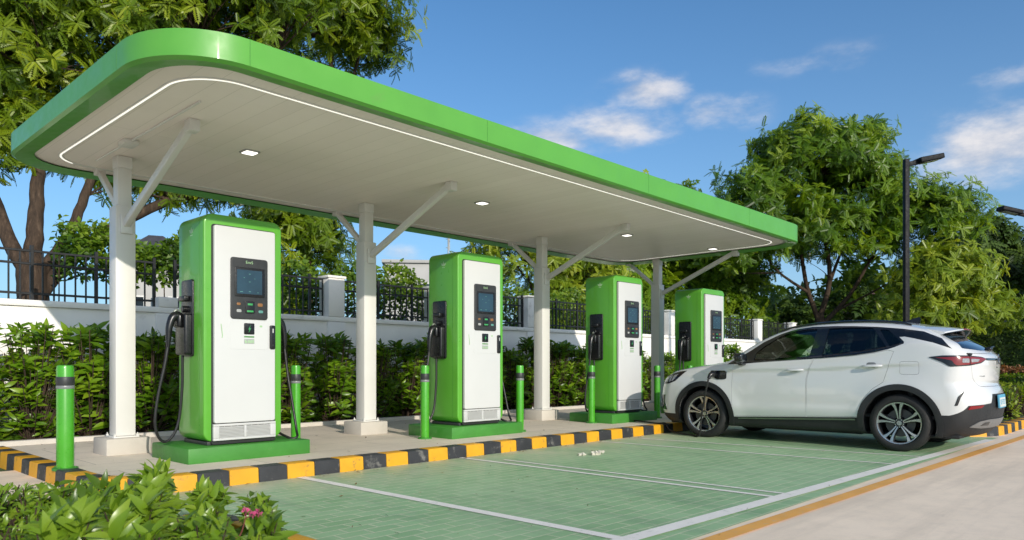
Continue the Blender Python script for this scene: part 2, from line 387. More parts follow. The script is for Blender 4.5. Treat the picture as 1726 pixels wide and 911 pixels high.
CX0, CX1, CY0, CY1, CZB = 2.0, 13.72, 5.40, 9.72, 3.30
cx, cy, cw, cd = (CX0 + CX1) / 2, (CY0 + CY1) / 2, CX1 - CX0, CY1 - CY0
can = empty('charging_canopy', (cx, cy, SZ), 0, 'long flat green-edged canopy on four white posts over the charger row', 'canopy')
Zb = CZB - SZ
def wy(x, y): return y * (1.085 - .115 * (x + cw / 2) / cw) if y < 0 else y       # the front edge runs very slightly askew
def oval(inset, r, n=14): return [(x, wy(x, y)) for x, y in rrect(cw - 2 * inset, cd - 2 * inset, r, n)]
def topz(x): return Zb + .212 + .105 * (x + cw / 2) / cw
# fascia: a hollow band with a bevelled underside lip
bm = BM(); L = []
prof = [(.20, .035, .50), (.03, 0.0, .64), (0, .02, .66), (0, 1, .66), (.02, 1.04, .65), (.25, 1.05, .45)]
for ins, h, r in prof:
    ring = []
    for x, y in oval(ins, r):
        z = Zb + (h if h < .1 else (topz(x) - Zb) * h)
        ring.append(bm.verts.new((x, y, z)))
    L.append(ring)
for a, b in zip(L, L[1:]):
    for i in range(len(a)): bm.faces.new((a[i], a[(i + 1) % len(a)], b[(i + 1) % len(a)], b[i]))
bm.faces.new(L[-1]); fixn(bm)
fas = obj('fascia', bm, M['green'], can, 30)
for x in (-cw / 2 + .66, -cw / 2 + 3.2, -cw / 2 + 6.2, -cw / 2 + 9.2):       # panel joints
    bm = BM(); box2(bm, (x - .002, wy(x, -cd / 2) - .0015, Zb + .025), (x + .002, wy(x, -cd / 2) + .012, topz(x) - .004)); obj('panel_joint', bm, M['green_base'], fas)
bm = BM(); box2(bm, (-cw / 2 - .0015, -cd / 2 + .64, Zb + .025), (-cw / 2 + .01, -cd / 2 + .644, Zb + .2))
obj('panel_joint', bm, M['green_base'], fas)
SO = Zb + .05
bm = BM(); prism(bm, oval(.17, .50), 'z', SO + .05, SO, .012); obj('soffit', bm, M['soffit'], can)
# recessed light strip running round the soffit, lit along the front, ends and corners
def ringband(i0, i1, r0, r1, z0, z1):
    b = BM(); A = [b.verts.new((x, y, z0)) for x, y in oval(i0, r0)]; B = [b.verts.new((x, y, z1)) for x, y in oval(i0 + .004, r0)]
    C = [b.verts.new((x, y, z1)) for x, y in oval(i1 - .004, r1)]; D = [b.verts.new((x, y, z0)) for x, y in oval(i1, r1)]
    for P, Q in ((A, B), (B, C), (C, D)):
        for i in range(len(P)): b.faces.new((P[i], P[(i + 1) % len(P)], Q[(i + 1) % len(P)], Q[i]))
    return fixn(b)
obj('trim_channel', ringband(.385, .43, .44, .41, SO, SO - .010), M['white'], can)
bm = BM(); A_, B_ = oval(.400, .43), oval(.416, .42); n_ = len(A_); z_ = SO - .0135
for i in range(n_):
    j = (i + 1) % n_
    if max(A_[i][1], A_[j][1]) < cd / 2 - .45:          # lit along the front and both ends, dark along the back
        bm.faces.new([bm.verts.new((*p, z_)) for p in (A_[i], A_[j], B_[j], B_[i])])
obj('light_strip', bm, M['strip'], can)
for x, yv in ((3.77, 7.42), (7.17, 7.39), (10.66, 7.39), (13.05, 7.05)):
    bm = BM(); prism(bm, rrect(.17, .17, .025), 'z', SO - .0005, SO - .014, .005); l = obj('ceiling_light', bm, M['steel'], can); l.location = (x - cx, yv - cy, 0)
    bm = BM(); prism(bm, rrect(.130, .130, .016), 'z', SO - .015, SO - .018); obj('lens', bm, M['lamp_on'], l)
def post(x):
    yv = 8.63 - cy
    bm = BM(); box2(bm, (-.102, -.102, .19), (.102, .102, 2.67), .012); p = obj('post', bm, M['white'], can); p.location = (x - cx, yv, 0)
    bm = BM(); box2(bm, (-.072, -.072, 2.672), (.072, .072, SO - .13), .008); box2(bm, (-.078, -.078, SO - .13), (.078, .078, SO - .003), .006); obj('upper_post', bm, M['white'], p)
    bm = BM(); box2(bm, (-.13, -.13, .172), (.13, .13, .188), .004)
    for sx in (-1, 1):
        for sy in (-1, 1): lathe(bm, [(0, .188), (.014, .188), (.014, .205), (.006, .207), (.006, .222), (0, .222)], 6, 'z', (sx * .115, sy * .115, 0))
    obj('base_plate', bm, M['white'], p)
    bm = BM(); box2(bm, (-.225, -.20, -.05), (.225, .22, .172), .014); obj('footing', bm, M['footing'], p)
    def brace(p0, p1, w, h):
        b = BM(); p0 = Vector(p0); p1 = Vector(p1); d = p1 - p0; L = d.length; ang = math.atan2(d.z, d.y)
        box(b, (p0 + p1) / 2, (w, L, h), .008, 2, 0, Matrix.Rotation(ang, 4, 'X')); return b
    b = brace((.0, -.10, 2.47), (0, -1.78, SO - .03), .066, .078); box2(b, (-.05, -1.84, SO - .11), (.05, -1.72, SO - .003), .005); box2(b, (-.06, -.13, 2.37), (.06, -.1035, 2.57), .004)
    obj('brace', b, M['white'], p)
    b = brace((.0, .085, 2.66), (0, .72, SO - .03), .060, .068); box2(b, (-.05, .67, SO - .07), (.05, .78, SO - .003), .006)
    obj('brace', b, M['white'], p)
for x in (2.92, 6.11, 9.84, 13.58): post(x)
bm = BM()                                                                     # conduit and small junction boxes on the soffit
tube(bm, [(-cw / 2 + .75, -cd / 2 + .9, SO - .012), (-cw / 2 + .75, cd / 2 - .8, SO - .012)], .012, 6)
box2(bm, (-cw / 2 + .68, .3, SO - .05), (-cw / 2 + .82, .5, SO - .002), .008); box2(bm, (-cw / 2 + .9, 1.0, SO - .04), (-cw / 2 + 1.0, 1.1, SO - .002), .008)
obj('conduit', bm, M['white'], can)

# ================================================================== CHARGERS
M['door'] = paint('white_door', (.62, .622, .615), .38, .02, 2, coat=.15, dirt=((.56, .555, .53), 5, .66))
M['plastic'] = paint('black_plastic', (.009, .0095, .011), .3, .25, 12)
M['matte'] = paint('dark_grey_plastic', (.030, .032, .034), .5, .2, 14)
M['rubber'] = paint('black_rubber', (.011, .011, .012), .5, .3, 20)
M['screen'] = paint('blue_screen', (.018, .050, .078), .2, .3, 4, coat=.3)
M['grille'] = paint('grille_paint', (.55, .55, .54), .45, .05, 5)
M['icon_g'] = emit('icon_green', (.04, .30, .09), .12); M['icon_o'] = paint('icon_orange', (.26, .12, .04), .4); M['icon_w'] = paint('icon_white', (.36, .37, .36), .4); M['icon_t'] = paint('icon_teal', (.10, .27, .24), .4)
M['logo'] = paint('faded_logo', (.35, .55, .30), .45); M['silver'] = paint('silver', (.62, .62, .60), .3, .1, 8, metal=.8)

def hose(pts, r=.014, n=10): return tube(BM(), smoothpath(pts, n), r, 10)
def charger():
    ch = empty('ev_charger')
    bm = BM(); box2(bm, (-.62, -.45, -.03), (.70, .45, .148), .015, 2); obj('plinth', bm, M['green_base'], ch)
    bm = BM(); box2(bm, (-.37, -.30, .148), (.37, .25, .188), .008); obj('toe_kick', bm, M['matte'], ch)
    W, H0, H1 = .84, .188, 2.465
    bm = BM(); prism(bm, rrect(W, H1 - H0, .095, 8, 0, (H0 + H1) / 2), 'y', .26, -.335, .016, 3, both=True)
    body = obj('body', bm, M['green_body'], ch, 40)
    bm = BM()                                                                  # shell seam behind the front frame
    prism(bm, rrect(W + .003, H1 - H0 + .003, .0965, 8, 0, (H0 + H1) / 2), 'y', -.236, -.2395); obj('seam', bm, M['green_base'], body)
    bm = BM(); prism(bm, rrect(.690, 2.205, .03, 5, 0, 1.260), 'y', -.337, -.330); obj('recess', bm, M['dark'], body)
    bm = BM(); prism(bm, rrect(.655, 1.980, .022, 5, 0, 1.360), 'y', -.338, -.372, .008, 3); dr = obj('door', bm, M['door'], ch)
    # vent grille
    bm = BM(); fr = [(-.336, .176 + .02), (.336, .196), (.336, .362), (-.336, .362)]
    box2(bm, (-.336, -.368, .196), (.336, -.337, .218), .004); box2(bm, (-.336, -.368, .338), (.336, -.337, .362), .004)
    for a, b in ((-.336, -.275), (-.012, .012), (.275, .336)): box2(bm, (a, -.368, .2185), (b, -.337, .3375), .003)
    for k in range(8):
        z = .226 + k * .0142
        for a, b in ((-.2745, -.0125), (.0125, .2745)): box(bm, ((a + b) / 2, -.356, z), (b - a, .018, .0062), 0, 1, 0, Matrix.Rotation(R(28), 4, 'X'))
    for k in range(3):
        for s in (-1, 1): box2(bm, (s * (.075 + k * .07) - .003, -.352, .219), (s * (.075 + k * .07) + .003, -.345, .337))
    obj('vent_grille', bm, M['grille'], ch)
    # user panel
    yf = -.3725
    bm = BM(); prism(bm, rrect(.40, .625, .028, 5, 0.035, 1.735), 'y', -.371, -.389, .008, 3); pan = obj('control_panel', bm, M['matte'], ch)
    yp = -.3895
    bm = BM(); prism(bm, rrect(.325, .30, .012, 4, .035, 1.80), 'y', yp + .004, yp - .006, .004); obj('screen_bezel', bm, M['plastic'], pan)
    bm = BM(); prism(bm, rrect(.272, .245, .006, 3, .030, 1.802), 'y', yp, yp - .0075); sc = obj('screen', bm, M['screen'], ch)
    for x, z, w in ((.03, 1.885, .02), (-.03, 1.845, .012), (.03, 1.805, .016), (.085, 1.84, .008), (.03, 1.705, .022), (.12, 1.70, .012), (-.06, 1.70, .03)): 
        bm = BM(); box2(bm, (x - w / 2, yp - .0085, z - .003), (x + w / 2, yp - .0074, z + .003)); obj('screen_text', bm, M['icon_t'], sc)
    me = text_mesh('EnvS', .042); o = link('lettering', me, M['logo'], pan); o.location = (.03, yp - .0005, 2.003); o.rotation_euler = (R(90), 0, 0)
    bm = BM(); prism(bm, rrect(.10, .125, .012, 4, .035, 1.545), 'y', yp + .002, yp - .008, .003); rd = obj('card_slot', bm, M['plastic'], ch)
    bm = BM(); box2(bm, (.008, yp - .0095, 1.565), (.062, yp - .0075, 1.585), .002); obj('slot_light', bm, M['icon_g'], rd)
    bm = BM(); box2(bm, (.000, yp - .0095, 1.495), (.070, yp - .0075, 1.513), .002); obj('slot_light', bm, M['icon_g'], rd)
    for x, z, w, h, mk in ((-.085, 1.575, .042, .026, 'icon_o'), (-.082, 1.505, .05, .03, 'icon_w'), (.148, 1.575, .055, .034, 'icon_o'), (.155, 1.505, .05, .028, 'icon_t')):
        bm = BM(); prism(bm, rrect(w, h, .01, 4, x, z), 'y', yp + .001, yp - .003, .001); obj('button', bm, M[mk], pan)
        
    bm = BM(); prism(bm, rrect(.41, .295, .02, 5, .035, 1.262), 'y', -.3705, -.3742, .0012, 1); rp = obj('reader_plate', bm, M['door'], ch)
    bm = BM(); prism(bm, rrect(.112, .115, .008, 3, .035, 1.325), 'y', -.3735, -.381, .003); cr = obj('card_reader', bm, M['plastic'], ch)
    bm = BM(); g = [(.048, 1.362), (.022, 1.318), (.035, 1.318), (.026, 1.285), (.052, 1.331), (.038, 1.331)]; prism(bm, g, 'y', -.3805, -.3825); obj('reader_symbol', bm, M['icon_g'], cr)
    bm = BM(); box2(bm, (-.02, -.378, 1.236), (.09, -.3737, 1.25), .002); obj('status_bar', bm, M['green_base'], rp)
    bm = BM(); box2(bm, (-.02, -.3765, 1.172), (.09, -.3737, 1.222), .001); st = obj('sticker', bm, M['icon_w'], ch)
    bm = BM()
    for x in (-.006, .008, .03, .045, .062, .078): box2(bm, (x - .005, -.3775, 1.178), (x + .005, -.3763, 1.178 + rnd.uniform(.012, .036)))
    obj('sticker_print', bm, M['logo'], st)
    bm = BM(); prism(bm, rrect(.03, .02, .009, 4, .165, 1.355), 'y', -.3738, -.3752); obj('mark', bm, M['logo'], rp)
    bm = BM(); prism(bm, rrect(.060, .25, .016, 4, .292, 1.245), 'y', -.371, -.392, .008, 3); hd = obj('handle', bm, M['plastic'], ch)
    bm = BM(); box2(bm, (.286, -.394, 1.29), (.298, -.3915, 1.335), .002); obj('lock', bm, M['grille'], hd); bm = BM(); box2(bm, (.286, -.394, 1.15), (.298, -.3915, 1.17), .002); obj('lock', bm, M['matte'], hd)
    bm = BM(); tube(bm, smoothpath([(-.262, -.3745, 1.365), (-.255, -.376, 1.31), (-.248, -.376, 1.25), (-.252, -.3745, 1.225)], 5), .004, 6); obj('scratch', bm, M['logo'], ch)
    # leaf emblem on the left flank, high up
    bm = BM()
    for a in (-50, 0, 50):
        c, s = math.cos(R(a)), math.sin(R(a)); pts = [(0, 0), (.016, .03), (0, .068), (-.016, .03)]
        prism(bm, [(-.05 + x * c - z * s, 2.285 + x * s + z * c) for x, z in pts], 'x', -W / 2 + .001, -W / 2 - .0018)
    box2(bm, (-W / 2 - .0018, -.075, 2.262), (-W / 2 + .001, -.025, 2.272)); obj('emblem', bm, M['logo'], body)
    # holsters, charging guns and their hoses on both flanks
    for s in (-1, 1):
        X = s * W / 2
        bm = BM(); prism(bm, rrect(.27, .78, .03, 5, .02, 1.43), 'x', X - s * .004, X + s * .018, .008, 3); hs = obj('holster', bm, M['plastic'], ch)
        bm = BM(); prism(bm, rrect(.24, .42, .03, 5, .025, 1.265), 'x', X + s * .0185, X + s * .085, .02, 3)
        box2(bm, (X + s * .0185, -.05, 1.60), (X + s * .075, .09, 1.655), .012, 3); lathe(bm, [(0, .0185), (.035, .0185), (.035, .06), (.028, .068), (0, .068)], 16, 'x', (X if s > 0 else X, 0.02, 1.52)) if s > 0 else lathe(bm, [(0, -.0185), (.035, -.0185), (.035, -.06), (.028, -.068), (0, -.068)], 16, 'x', (X, 0.02, 1.52))
        obj('holster_cradle', fixn(bm), M['plastic'], hs)
        bm = BM()
        tube(bm, smoothpath([(X + s * .07, .02, 1.40), (X + s * .12, -.0, 1.445), (X + s * .17, -.01, 1.425), (X + s * .205, -.015, 1.33), (X + s * .215, -.015, 1.20)], 7), [.05, .052, .046, .038, .032, .026], 14)
        tube(bm, [(X + s * .215, -.015, 1.205), (X + s * .216, -.015, 1.13)], [.024, .017], 10)
        box2(bm, (X + s * .085, -.055, 1.33), (X + s * .135, .085, 1.47), .025, 3)
        gun = obj('charging_gun', fixn(bm), M['plastic'], ch, 50)
        bm = BM(); tube(bm, smoothpath([(X + s * .098, .0, 1.485), (X + s * .13, -.01, 1.505), (X + s * .165, -.02, 1.487)], 5), [.010, .012, .008], 8); obj('release_button', bm, M['silver'] if s < 0 else M['matte'], gun)
        if s < 0:
            pts = [(X - .216, -.015, 1.15), (X - .25, -.02, .95), (X - .31, -.01, .65), (X - .335, 0, .38), (X - .28, 0.02, .215), (X - .19, .03, .20), (X - .10, .03, .36), (X - .06, .03, .70), (X - .055, .03, 1.05)]
        else:
            pts = [(X + .216, -.015, 1.15), (X + .235, -.05, .85), (X + .255, -.12, .52), (X + .26, -.19, .25), (X + .22, -.27, .164), (X + .14, -.22, .164), (X + .06, -.02, .30), (X + .05, .04, .70), (X + .055, .03, 1.05)]
        obj('hose', hose(pts), M['rubber'], gun)
    return ch
C0 = charger()
chs = [(3.62, 7.58, 1.0, 'tallest green and white charger, nearest the camera, standing beside the first post'), (7.01, 7.58, 1.02, 'second green and white charger with a green bollard at each front corner of its plinth'),
       (10.50, 7.58, 1.02, 'third green and white charger, just left of the white car bonnet'), (13.46, 7.60, 1.10, 'farthest green and white charger, partly hidden behind the white car bonnet')]
for i, (x, y, sx, lb) in enumerate(chs):
    o = C0 if i == 0 else copy_tree(C0)
    o.location = (x, y, SZ); o.scale = (sx, 1, 1)
    tag(o, lb, 'ev charger', 'EV chargers under the canopy')

# ================================================================== BOLLARDS
M['band_grey'] = paint('band_grey', (.20, .21, .21), .35, .1, 9)
def bollard(rad, name='bollard'):
    b = empty(name)
    bm = BM(); lathe(bm, [(0, .0), (rad, .0), (rad, .925), (rad * .93, .945), (rad * .7, .952), (0, .954)], 28); obj('tube', fixn(bm), M['green_post'], b, 40)
    bm = BM(); lathe(bm, [(rad + .0015, .765), (rad + .003, .768), (rad + .003, .842), (rad + .0015, .845)], 28); bd = obj('dark_band', fixn(bm), M['matte'], b, 40)
    bm = BM(); lathe(bm, [(rad + .0015, .735), (rad + .003, .738), (rad + .003, .762), (rad + .0015, .7645)], 28); obj('reflective_strip', fixn(bm), M['band_grey'], b, 40)
    bm = BM(); lathe(bm, [(rad, -.01), (rad + .035, -.01), (rad + .035, .010), (rad + .028, .014), (rad - .002, .014)], 24)
    for k in range(4):
        a = PI / 4 + k * PI / 2; lathe(bm, [(0, .014), (.009, .014), (.009, .024), (0, .024)], 6, 'z', ((rad + .018) * math.cos(a), (rad + .018) * math.sin(a), 0))
    obj('flange', fixn(bm), M['green_base'], b, 40); return b
B1 = bollard(.072)
B1.location = (2.10, 7.66, SZ); tag(B1, 'thick green bollard at the far left, in front of the first white post', 'bollard', 'green bollards')
B2 = bollard(.056)
bl = [(4.66, 8.02, 'thin green bollard just right of the nearest charger'), (6.20, 7.46, 'green bollard at the left front of the second charger'), (7.82, 7.28, 'green bollard at the right front of the second charger'),
      (9.80, 7.50, 'green bollard at the left front of the third charger'), (11.55, 7.35, 'green bollard between the third charger and the front of the white car'), (12.62, 7.30, 'green bollard beside the farthest charger, only its top showing over the car bonnet')]
for i, (x, y, lb) in enumerate(bl):
    o = B2 if i == 0 else copy_tree(B2)
    o.location = (x, y, SZ); tag(o, lb, 'bollard', 'green bollards')
# ================================================================== CAR BODY AS A SMOOTH SURFACE (x forward, y left, z up; metres)
import numpy as np
def herm(x, xs, ys):
    xs = np.asarray(xs, float); ys = np.asarray(ys, float); h = np.diff(xs); dl = np.diff(ys) / h
    m = np.empty_like(ys); m[1:-1] = (dl[:-1] * h[1:] + dl[1:] * h[:-1]) / (h[1:] + h[:-1]); m[0] = dl[0]; m[-1] = dl[-1]
    x = np.clip(x, xs[0], xs[-1]); i = np.clip(np.searchsorted(xs, x) - 1, 0, len(xs) - 2)
    t = (x - xs[i]) / h[i]; a, b, ma, mb, hh = ys[i], ys[i + 1], m[i], m[i + 1], h[i]
    return a * (1 + 2 * t) * (1 - t) ** 2 + ma * hh * t * (1 - t) ** 2 + b * t * t * (3 - 2 * t) - mb * hh * t * t * (1 - t)
def smax(a, b, k):
    h = np.maximum(k - np.abs(a - b), 0) / k
    return np.maximum(a, b) + h * h * k * .25
def sstep(t): t = np.clip(t, 0, 1); return t * t * (3 - 2 * t)
TX = [-2.5, -2.36, -2.28, -2.16, -1.97, -1.75, -1.6, -1.45, -1.2, -.9, -.5, -.1, .2, .5, .8, .95, 1.06, 1.2, 1.5, 1.8, 2.0, 2.15, 2.3, 2.5]
TZ = [1.16, 1.205, 1.235, 1.285, 1.395, 1.515, 1.59, 1.63, 1.672, 1.694, 1.698, 1.676, 1.625, 1.515, 1.345, 1.243, 1.19, 1.165, 1.122, 1.07, 1.02, .96, .86, .62]
def carF(x, y, z):
    ay = np.abs(y)
    B = .93 * herm(x, [-2.6, -2.2, -1.8, -1.3, 1.2, 1.7, 2.1, 2.5], [.86, .925, .98, 1, 1, .99, .965, .90])
    zb = herm(x, [-2.4, -1.9, -1.5, -1.15, -.3, 1.0, 1.6, 2.3], [1.24, 1.34, 1.36, 1.29, 1.185, 1.11, 1.05, .95])
    lo = np.maximum(.72 - z, 0) / .5; up = np.clip((z - .72) / np.maximum(zb - .72, .1), 0, 1.3)
    W = B - .085 * lo ** 2 - .030 * up ** 2
    zc = herm(x, [-2.3, -1.6, -1.0, -.2, .9, 2.0], [1.18, 1.12, 1.085, 1.05, 1.03, 1.0])
    d = zc - z; W = W - .021 * sstep(d / .05) * np.exp(-np.maximum(d, 0) / .22) * sstep((x + 1.75) / .5) * sstep((1.9 - x) / .7)
    W = W + .016 * np.exp(-((z - .46) / .09) ** 2) * sstep((x + 1.2) / .3) * sstep((1.2 - x) / .3)
    # haunches swelling over the wheels
    for wx in (-1.35, 1.35):
        rr = np.sqrt((x - wx) ** 2 + (z - .36) ** 2); W = W + .018 * np.exp(-((rr - .46) / .14) ** 2)
    h = z - zb; sp = .03 * np.log1p(np.exp(np.clip(h / .03, -30, 30)))
    W = W - .40 * sp - .022 * sstep((h + .01) / .05)
    F1 = (ay - W) / 1.04
    zt = herm(x, TX, TZ); sl = (herm(x + .02, TX, TZ) - herm(x - .02, TX, TZ)) / .04
    cr = herm(x, [-2.5, -1.9, -1.2, 0, 1.0, 2.3], [.05, .07, .075, .07, .06, .05])
    F2 = (z - (zt - cr * (ay / .8) ** 2)) / np.sqrt(1 + sl ** 2)
    xr = herm(z, [.1, .2, .35, .5, .62, .72, .80, .86, .95, 1.1, 1.2, 1.3, 1.7], [-2.05, -2.11, -2.23, -2.275, -2.285, -2.275, -2.25, -2.22, -2.225, -2.235, -2.225, -2.18, -2.1])
    F3 = (xr + .27 * (ay / .9) ** 2.6 - x) / 1.05
    xf = herm(z, [.1, .2, .3, .5, .7, .85, .95, 1.05, 1.4], [2.10, 2.16, 2.25, 2.30, 2.29, 2.25, 2.18, 2.07, 1.8])
    F4 = (x - xf + .23 * (ay / .9) ** 3.2) / 1.08
    F = smax(F1, F2, .11); F = smax(F, F3, .10); F = smax(F, F4, .12)
    return smax(F, .21 - z, .05)
def carG(P, e=.0015):
    g = np.stack([carF(*(P + np.eye(3)[i] * e).T) - carF(*(P - np.eye(3)[i] * e).T) for i in range(3)], 1) / (2 * e)
    return g
# ------------------------------------------------------------------ turning the surface into meshes
def surf(iso, cell=.03):
    """closed quad mesh of carF = iso (surface nets, then projected onto the surface)"""
    xs = np.arange(-2.55, 2.55, cell); ys = np.arange(-1.05 + cell / 2, 1.05, cell); ys = ys - (ys[0] + ys[-1]) / 2; zs = np.arange(.08, 1.86, cell)
    X, Y, Z = np.meshgrid(xs, ys, zs, indexing='ij')
    V = (carF(X.ravel(), Y.ravel(), Z.ravel()) - iso).reshape(X.shape); S = V < 0
    nx, ny, nz = [n - 1 for n in V.shape]
    cnt = np.zeros((nx, ny, nz), int)
    for dx in (0, 1):
        for dy in (0, 1):
            for dz in (0, 1): cnt += S[dx:nx + dx, dy:ny + dy, dz:nz + dz]
    act = (cnt > 0) & (cnt < 8); idx = -np.ones(act.shape, int); idx[act] = np.arange(act.sum())
    I = np.argwhere(act); P = np.stack([xs[I[:, 0]], ys[I[:, 1]], zs[I[:, 2]]], 1) + cell / 2
    for _ in range(6):
        f = carF(*P.T) - iso; g = carG(P); n2 = (g * g).sum(1)
        step = (f / np.maximum(n2, .2))[:, None] * g; L = np.linalg.norm(step, axis=1, keepdims=True)
        P = P - step * np.minimum(1, .02 / np.maximum(L, 1e-9))
    F = []
    for ax in range(3):
        a = np.moveaxis(S, ax, 0); ch = a[1:] != a[:-1]; io = np.moveaxis(idx, ax, 0)
        for (i, j, k) in np.argwhere(ch[:, 1:-1, 1:-1]):
            q = [io[i, j, k], io[i, j + 1, k], io[i, j + 1, k + 1], io[i, j, k + 1]]
            F.append(q if (a[i, j + 1, k + 1] == (ax != 1)) else q[::-1])
    return P, np.array(F)
def shell(o_iso, i_iso, cell=.03):
    P, F = surf(o_iso, cell); Q, G = surf(i_iso, cell)
    me = bpy.data.meshes.new('shell'); me.from_pydata(np.vstack([P, Q]).tolist(), [], np.vstack([F, G[:, ::-1] + len(P)]).tolist())
    bm = BM(); bm.from_mesh(me); bmesh.ops.recalc_face_normals(bm, faces=bm.faces[:len(F)]) if False else None
    bm.to_mesh(me); bm.free(); me.update(); return me
def cutter(polys):
    """polys: list of (outline, axis, a, b) prisms joined in one mesh"""
    bm = BM()
    for q in polys: prism(bm, *q)
    bmesh.ops.recalc_face_normals(bm, faces=bm.faces)
    me = bpy.data.meshes.new('cut'); bm.to_mesh(me); bm.free(); return me
def boole(a, b, op):
    oa = bpy.data.objects.new('bool_a', a); ob = bpy.data.objects.new('bool_b', b); COL.objects.link(oa); COL.objects.link(ob)
    md = oa.modifiers.new('b', 'BOOLEAN'); md.operation = op; md.object = ob; md.solver = 'MANIFOLD'
    dg = bpy.context.evaluated_depsgraph_get(); me = bpy.data.meshes.new_from_object(oa.evaluated_get(dg))
    if len(me.polygons) == 0 or (op == 'DIFFERENCE' and len(me.polygons) == len(a.polygons)):
        md.solver = 'EXACT'; dg = bpy.context.evaluated_depsgraph_get(); me = bpy.data.meshes.new_from_object(oa.evaluated_get(dg))
    bpy.data.objects.remove(oa); bpy.data.objects.remove(ob); return me
def finish(name, me, mats, parent, o_iso, i_iso, disp=0.0):
    """link a piece; faces lying on the analytic surface take its exact normals, inner faces take material 1"""
    me.materials.clear() if len(me.materials) else None
    nv = len(me.vertices); co = np.empty(nv * 3, np.float32); me.vertices.foreach_get('co', co); co = co.reshape(-1, 3).astype(float)
    f = carF(*co.T); g = carG(co); g /= np.linalg.norm(g, axis=1, keepdims=True)
    npol = len(me.polygons); fn = np.empty(npol * 3, np.float32); me.polygons.foreach_get('normal', fn); fn = fn.reshape(-1, 3)
    li = np.empty(len(me.loops), np.int32); me.loops.foreach_get('vertex_index', li)
    tot = np.empty(npol, np.int32); me.polygons.foreach_get('loop_total', tot); lf = np.repeat(np.arange(npol), tot)
    n = fn[lf].copy(); gv = g[li]; dt = (n * gv).sum(1); fv = f[li]
    on = (np.abs(fv - o_iso) < .004) & (dt > .75); n[on] = gv[on]
    inn = (np.abs(fv - i_iso) < .004) & (dt < -.75); n[inn] = -gv[inn]
    me.polygons.foreach_set('use_smooth', [True] * npol)
    ncore = len(mats) if isinstance(mats, (list, tuple)) else 1
    if ncore > 1:
        ctr = np.zeros((npol,)); np.add.at(ctr, lf, inn.astype(float)); mi = ((ctr / tot) > .6).astype(np.int32); me.polygons.foreach_set('material_index', mi)
    else: me.polygons.foreach_set('material_index', np.zeros(npol, np.int32))
    me.normals_split_custom_set([tuple(v) for v in n])
    o = link(name, me, mats, parent); return o
def mirrored(o, parent=None):
    """the same part on the other side of the car"""
    me = o.data.copy(); npol = len(me.polygons)
    ln = np.empty(len(me.loops) * 3, np.float32); me.corner_normals.foreach_get('vector', ln); ln = ln.reshape(-1, 3)
    bm = BM(); bm.from_mesh(me)
    for v in bm.verts: v.co.y *= -1
    bmesh.ops.reverse_faces(bm, faces=bm.faces); bm.to_mesh(me); bm.free()
    c = o.copy(); c.data = me; COL.objects.link(c); c.parent = parent or o.parent; c.location.y *= -1
    try:
        # custom normals follow their corners: reversed faces list their corners backwards from the first one
        tot = np.array([p.loop_total for p in me.polygons]); st = np.concatenate([[0], np.cumsum(tot)[:-1]])
        key = {}
        so = o.data
        lv0 = np.array([l.vertex_index for l in so.loops]); lv1 = np.array([l.vertex_index for l in me.loops]); new = np.empty_like(ln)
        for s, t_ in zip(st, tot):
            d = {lv0[s + k]: ln[s + k] for k in range(t_)}
            for k in range(t_): q = d[lv1[s + k]]; new[s + k] = (q[0], -q[1], q[2])
        me.normals_split_custom_set([tuple(v) for v in new])
    except Exception: pass
    return c
def circ(cx, cz, r, n=64): return [(cx + r * math.cos(2 * PI * i / n), cz + r * math.sin(2 * PI * i / n)) for i in range(n)]
def rpoly(pts, r=.02, n=4):
    """round the corners of an outline"""
    out = []; P = [Vector((p[0], p[1])) for p in pts]; m = len(P)
    for i in range(m):
        a, b, c = P[i - 1], P[i], P[(i + 1) % m]; d1 = (a - b); d2 = (c - b)
        k = min(r, d1.length * .45, d2.length * .45); s = b + d1.normalized() * k; e = b + d2.normalized() * k
        for j in range(n + 1):
            t = j / n; q = s * (1 - t) ** 2 + b * 2 * t * (1 - t) + e * t * t; out.append((q.x, q.y))
    return out
def diagprism(poly, d, a, b):
    """an outline (s, z) seen along the horizontal direction d, as a prism mesh"""
    bm = BM(); prism(bm, poly, 'y', a, b); d = Vector((d[0], d[1], 0)).normalized(); e = Vector((-d.y, d.x, 0))
    for v in bm.verts: s, w, z = v.co; v.co = e * s + d * w + Vector((0, 0, z))
    bmesh.ops.recalc_face_normals(bm, faces=bm.faces); me = bpy.data.meshes.new('cut'); bm.to_mesh(me); bm.free(); return me

M['car_white'] = paint('car_white', (.68, .682, .675), .2, .01, 1.5, coat=1.0)
M['car_black'] = paint('car_gloss_black', (.008, .009, .011), .15, .2, 4, coat=.6)
M['cladding'] = paint('car_cladding', (.018, .019, .021), .55, .15, 9, bump=.1, bscale=120)
M['inside'] = paint('car_lining', (.016, .017, .018), .8, .2, 6)
M['seat'] = paint('seat_cloth', (.022, .023, .026), .8, .25, 9)
M['tyre'] = paint('tyre_rubber', (.016, .016, .016), .75, .25, 12, dirt=((.07, .065, .055), 10, .66))
M['rim_silver'] = paint('rim_silver', (.48, .48, .48), .24, .05, 10, metal=.85)
M['rim_black'] = paint('rim_black', (.01, .011, .013), .3, .2, 8)
M['chrome'] = paint('dark_chrome', (.25, .26, .27), .2, .05, 9, metal=1)
M['skid'] = paint('skid_grey', (.26, .26, .26), .4, .05, 8, metal=.5)
M['red'] = paint('lamp_red', (.20, .003, .005), .2, .1, 6, coat=.5); M['red'].node_tree.nodes['Principled BSDF'].inputs['Emission Color'].default_value = (.8, .02, .02, 1); M['red'].node_tree.nodes['Principled BSDF'].inputs['Emission Strength'].default_value = .02
M['lens'] = paint('lamp_clear', (.28, .28, .29), .15, .4, 60, coat=1)
M['lamp_dark'] = paint('lamp_dark', (.008, .005, .006), .2, .1, 6, coat=.4)
